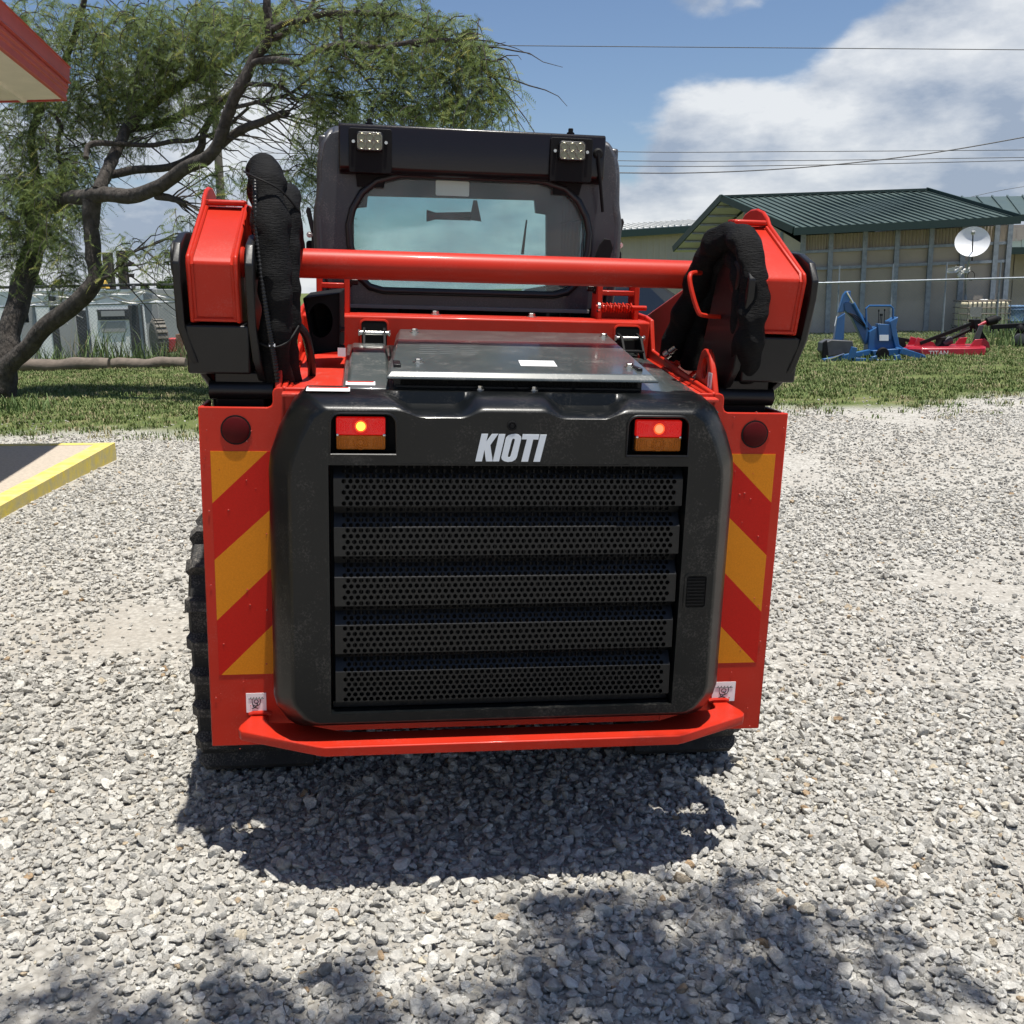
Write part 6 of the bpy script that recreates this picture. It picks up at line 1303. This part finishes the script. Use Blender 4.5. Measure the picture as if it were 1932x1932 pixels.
def mesquite():
    g = foot(*Wg(6, 752)[:2]); root = empty('mesquite_tree', g); tag(root, 'large spreading mesquite with leaning dark trunks and feathery foliage on the left', 'tree'); rng = np.random.default_rng(5); o3 = np.array(g); Yb = g[1]
    def limb(name, pts, rs, sub=6):
        P_ = smooth_path([P3(W(x, y, Yb + dy) - o3) for x, y, dy in pts], sub); k = len(P_); r_ = np.interp(np.linspace(0, 1, k), np.linspace(0, 1, len(rs)), rs); P2 = [p + Vector((noise.noise(p * 1.8), noise.noise(p * 1.8 + Vector((9, 0, 0))), noise.noise(p * 1.8 + Vector((0, 9, 0))))) * .05 for p in P_]
        mb = MB(); mb.tube(P2, list(r_ * .84), 12); mb.v = [tuple(Vector(v) + Vector((1, .6, .4)) * .022 * noise.noise(Vector(v) * 9)) for v in mb.v]; part(name, mb, BARK, root, ang=70); return P2
    px2m = lambda r, dy=0: r / S * (Yb + dy)
    limb('trunk', [(4, 758, 0), (12, 700, 0), (20, 630, .2), (38, 555, .5), (60, 485, .8), (66, 430, 1.0), (50, 385, 1.2), (70, 340, 1.2)], [px2m(r) for r in (28, 25, 24, 25, 24, 20, 16, 12)])
    limb('trunk', [(2, 735, -.1), (22, 682, -.1), (60, 645, -.2), (120, 590, -.3), (165, 552, -.4), (184, 525, -.4), (178, 480, -.4), (172, 420, -.4), (174, 378, -.4)], [px2m(r) for r in (24, 20, 19, 19, 19, 17, 16, 17, 19)])
    B = []
    def br(pts, rs): B.append(limb('limb', pts, [px2m(r) for r in rs]))
    br([(60, 396, .8), (110, 378, .3), (172, 370, -.4), (250, 370, -.8), (300, 352, -1.1), (345, 322, -1.4), (388, 298, -1.7), (410, 272, -1.8), (425, 222, -1.9), (452, 165, -2.0), (480, 110, -2.0), (505, 70, -2.1), (503, 20, -2.1), (510, -60, -2.1)], [13, 14, 16, 15, 14, 13, 13, 11, 11, 11, 10, 9, 8, 6])
    br([(186, 362, -.5), (206, 320, -.3), (222, 280, 0), (245, 238, .3), (290, 196, .4), (340, 162, .4), (385, 140, .3), (430, 112, .2), (480, 60, 0), (530, 20, 0), (560, -50, 0)], [14, 13, 12, 11, 11, 10, 9, 8, 7, 6, 5])
    br([(210, 330, -.3), (245, 322, -.2), (290, 320, 0), (345, 305, .2), (378, 280, .4), (388, 245, .4), (420, 190, .4), (470, 140, .5)], [9, 9, 8, 8, 8, 7, 6, 4])
    br([(400, 285, -1.7), (430, 262, -1.7), (465, 240, -1.8), (500, 228, -2.0), (540, 213, -2.2)], [9, 8, 8, 7, 5]); br([(300, 368, -1.), (325, 374, -1.1), (352, 388, -1.2)], [8, 7, 6])
    br([(240, 245, .3), (290, 236, .6), (330, 222, .8), (372, 205, 1.0), (400, 190, 1.)], [8, 7, 8, 8, 6]); br([(165, 300, -.5), (172, 275, -.4), (200, 268, -.3), (260, 275, 0), (330, 268, 0), (400, 255, -.5), (470, 200, -1)], [6, 6, 6, 5, 5, 4, 3])
    br([(475, 120, -2), (520, 112, -2.3), (560, 118, -2.6), (600, 95, -2.9), (660, 80, -3.2), (720, 92, -3.5), (790, 78, -3.8), (860, 75, -4), (905, 120, -4.1), (930, 180, -4.2)], [7, 6, 6, 5, 5, 4, 4, 3, 3, 2]); br([(505, 60, -2.1), (560, 40, -2.4), (640, 25, -2.8), (740, 30, -3.2), (820, 60, -3.4), (880, 120, -3.5)], [6, 5, 5, 4, 3, 2])
    br([(500, 80, -2.1), (540, 60, -2), (575, 35, -1.8), (600, -20, -1.6)], [6, 6, 5, 4]); br([(182, 532, -.4), (205, 525, -.6), (232, 495, -.8), (260, 472, -1), (290, 455, -1.2)], [5, 4, 3, 2, 1.5]); br([(95, 210, .5), (112, 240, .6), (108, 275, .6), (115, 310, .5), (112, 350, .6)], [4, 5, 5, 5, 5]); br([(70, 340, 1.2), (60, 260, 1.2), (90, 180, 1.), (120, 120, .8), (150, 40, .6), (170, -40, .5)], [10, 9, 8, 7, 6, 5])
    br([(640, 25, -2.8), (650, 90, -3), (690, 150, -3.2), (740, 200, -3.4)], [3, 3, 2, 1.5]); br([(455, 160, -2), (520, 165, -2.1), (560, 185, -2.3), (600, 175, -2.5), (650, 180, -2.6), (700, 175, -2.8)], [4, 4, 3, 3, 2, 2]); br([(430, 210, -1.9), (480, 195, -2), (540, 180, -2.1), (590, 140, -2.3)], [4, 3.5, 3, 2])
    # thin bare twigs through the open middle of the crown
    tm = MB()
    for _ in range(170):
        b = B[rng.integers(0, len(B))]; p = b[rng.integers(len(b) // 3, len(b))]; a = rng.uniform(-.9, .9); L_ = rng.uniform(.5, 1.5); d = Vector((math.cos(a), rng.uniform(-.6, .6), math.sin(a) * .8)).normalized(); pts = []
        for k in range(7): t = k / 6; pts.append(p + d * L_ * t + Vector((0, 0, -.28 * L_ * t * t)) + Vector((noise.noise((k * .8, a * 9, 0)), 0, noise.noise((k * .8, a * 9, 5)))) * .09 * t)
        tm.tube(pts, [.014 * (1 - .8 * k / 6) for k in range(7)], 5, cap=False)
    part('twigs', tm, BARK, root)
    # foliage clumps: (px, py, depth offset, horizontal radius px, vertical radius px, strands)
    C_ = [(40, 40, .8, 90, 70, 60), (130, 60, .5, 80, 60, 55), (215, 40, .2, 70, 60, 60), (300, 60, 0, 70, 70, 80), (380, 40, -.4, 80, 60, 80), (450, 30, -1, 70, 50, 60), (560, 30, -1.8, 80, 45, 60), (650, 15, -2.6, 80, 45, 55), (740, 15, -3, 70, 45, 55), (800, 60, -3.4, 55, 45, 45), (870, 60, -3.8, 45, 45, 45), (905, 120, -4, 40, 60, 50),
          (930, 190, -4.1, 28, 45, 32), (835, 140, -3.7, 50, 60, 55), (760, 120, -3.4, 55, 55, 50), (690, 100, -3.1, 60, 50, 50), (620, 110, -2.8, 60, 45, 45), (730, 190, -3.3, 55, 35, 45), (800, 205, -3.6, 50, 30, 40), (870, 200, -3.9, 40, 35, 35), (640, 190, -2.7, 40, 45, 38), (655, 250, -2.7, 30, 45, 22), (600, 215, -2.6, 35, 50, 30),
          (575, 290, -2.4, 32, 50, 26), (560, 350, -2.4, 22, 40, 14), (590, 330, -2.5, 22, 35, 14), (540, 130, -2, 60, 40, 30), (250, 130, .4, 70, 60, 75), (330, 120, .2, 70, 55, 75), (400, 120, -.2, 50, 45, 45), (180, 150, .8, 60, 60, 55), (120, 170, .9, 60, 60, 50), (60, 190, 1., 70, 60, 55), (300, 190, .5, 60, 45, 55), (230, 200, .7, 55, 50, 50), (160, 230, .8, 45, 50, 38),
          (40, 260, .9, 60, 60, 55), (95, 290, .7, 55, 50, 45), (35, 340, .8, 60, 55, 70), (100, 360, .5, 60, 45, 65), (30, 420, .8, 55, 55, 60), (90, 430, .3, 45, 50, 42), (140, 320, .1, 40, 45, 32), (150, 400, -.1, 30, 40, 18), (120, 480, 0, 30, 45, 22), (130, 530, 0, 22, 30, 10), (20, 490, .5, 35, 40, 24), (345, 430, -1.4, 35, 45, 16), (310, 470, -1.2, 30, 40, 12), (240, 470, -.8, 35, 45, 12), (370, 480, -1.4, 20, 40, 8), (395, 330, -1.6, 30, 40, 10), (470, 330, -1.8, 25, 40, 8), (390, 200, -.5, 50, 35, 24), (480, 60, -1.5, 50, 60, 45), (250, 260, .4, 40, 30, 16)]
    tw_all = MB(); O = []; D = []
    for px, py, dy, rx, rz, n in C_:
        c = W(px, py, Yb + dy); k = (Yb + dy) / S; tw, o, d = clump_strands(c, rx * k, rz * k * .9, int(n * (1.65 if px < 480 else 1.15)), rng, sl=(.3, .85)); O += o; D += d
        for pts in tw[::2]: tw_all.tube([P3(p - o3) for p in pts], [.008, .007, .006, .005, .004, .002], 4, cap=False)
    part('hanging_twigs', tw_all, BARK, root)
    V, T = fronds(O, D, rng.uniform(.10, .20, len(O)), 3, pairs=7, leaf=.036, wid=.0056); leaf_object('crown', V, T, MESQ, root, o3); print('mesquite fronds', len(O))
mesquite()

def shade_tree():
    """tree standing behind the photographer; only its dappled shade reaches the picture"""
    g = foot(3.4, -1.6); root = empty('shade_tree', g); tag(root, 'tree behind the viewer whose dappled shade falls on the near gravel', 'tree'); o3 = np.array(g); rng = np.random.default_rng(8)
    mb = MB(); mb.tube(smooth_path([(0, 0, -.1), (-.1, .1, 1.6), (-.3, .3, 3.2), (-.9, .8, 4.6), (-1.6, 1.4, 5.4)], 5), list(np.linspace(.2, .08, 21)), 10); part('trunk', mb, BARK, root)
    spots = [(1190, 1735, .13, 16), (1300, 1800, .2, 34), (1400, 1850, .2, 34), (1260, 1890, .2, 30), (1480, 1760, .16, 22), (1140, 1690, .10, 9), (1260, 1700, .08, 8), (1360, 1730, .12, 14), (60, 1930, .16, 20), (260, 1950, .16, 20), (420, 1960, .14, 16), (150, 2000, .2, 30), (560, 1990, .15, 14), (760, 1970, .13, 8), (1100, 1900, .2, 24), (980, 1950, .22, 24), (1550, 1840, .16, 16), (1400, 1950, .25, 34), (1700, 1960, .2, 8), (-60, 1880, .14, 14), (640, 2020, .3, 30), (300, 2050, .35, 40), (1200, 2040, .35, 40)]
    O = []; D = []; tw_all = MB()
    for i, (px, py, r, n) in enumerate(spots):
        a = Wg(px, py); h = rng.uniform(4.6, 6.2); c = a + SUN * (h / SUN[2]); tw, o, d = clump_strands(c, r * 1.3, r * 1.1, int(n * .24) + 1, rng, sl=(.25, .6)); O += o; D += d
        mb = MB(); mid = (np.array([-1.6, 1.4, 5.4]) + (c - o3)) / 2 + (0, 0, .5); mb.tube(smooth_path([(-1.2, 1.0, 4.9), P3(mid), P3(c - o3)], 6), list(np.linspace(.035, .008, 13)), 6); part('limb', mb, BARK, root)
        for pts in tw: tw_all.tube([P3(p - o3) for p in pts], [.006, .006, .005, .004, .003, .002], 4, cap=False)
    part('twigs', tw_all, BARK, root)
    V, T = fronds(O, D, rng.uniform(.09, .16, len(O)), 9, pairs=5, leaf=.055, wid=.011); leaf_object('crown', V, T, MESQ, root, o3)
shade_tree()

# --- far trees behind the left fence
FAR = leaf_mat('far_leaf', (.035, .065, .018), (.07, .115, .03), (.12, .16, .04))
def far_tree(px, py, Y, rpx, label, seed):
    c = W(px, py, Y); g = foot(c[0], Y); root = empty('far_tree', g); tag(root, label, 'tree', 'trees beyond the left fence'); o3 = np.array(g); rng = np.random.default_rng(seed); R = rpx / S * Y; h = c[2] - g[2]
    mb = MB(); mb.tube([(0, 0, -.1), (.1, 0, h * .5), (0, 0, h)], [R * .16, R * .11, R * .05], 8)
    for k in range(6): a = rng.uniform(0, 6.28); mb.tube([(0, 0, h * .45), (math.cos(a) * R * .35, math.sin(a) * R * .35, h * .75), (math.cos(a) * R * .7, math.sin(a) * R * .7, h * (.8 + .2 * rng.random()))], [R * .06, R * .04, R * .015], 6)
    part('trunk', mb, BARK, root); n = 2600; sub = rng.normal(size=(14, 3)) * np.array([R * .5, R * .5, R * .38]); ctr = sub[rng.integers(0, 14, n)]; u = rng.normal(size=(n, 3)); u /= np.linalg.norm(u, axis=1, keepdims=True); p = c + ctr + u * R * .34 * rng.random((n, 1)) ** .4
    s = R * .075; a = rng.normal(size=(n, 3)); a /= np.linalg.norm(a, axis=1, keepdims=True); b = np.cross(a, rng.normal(size=(n, 3))); b /= np.linalg.norm(b, axis=1, keepdims=True); V = np.stack([p - a * s, p + a * s, p + b * s * 1.3], 1).reshape(-1, 3); T = np.repeat(rng.random(n), 3); leaf_object('crown', V, T, FAR, root, o3)
far_tree(318, 540, 42, 26, 'bright green bushy tree right of the white shed, taller one', 1); far_tree(338, 555, 46, 16, 'small dark tree right of the taller bushy tree', 2); far_tree(70, 535, 60, 14, 'distant tree top above the left end of the shed roof', 3); far_tree(110, 533, 64, 10, 'smaller distant tree top above the shed roof', 4)
far_tree(1250, 600, 60, 40, 'distant tree hidden mostly behind the loader', 5)
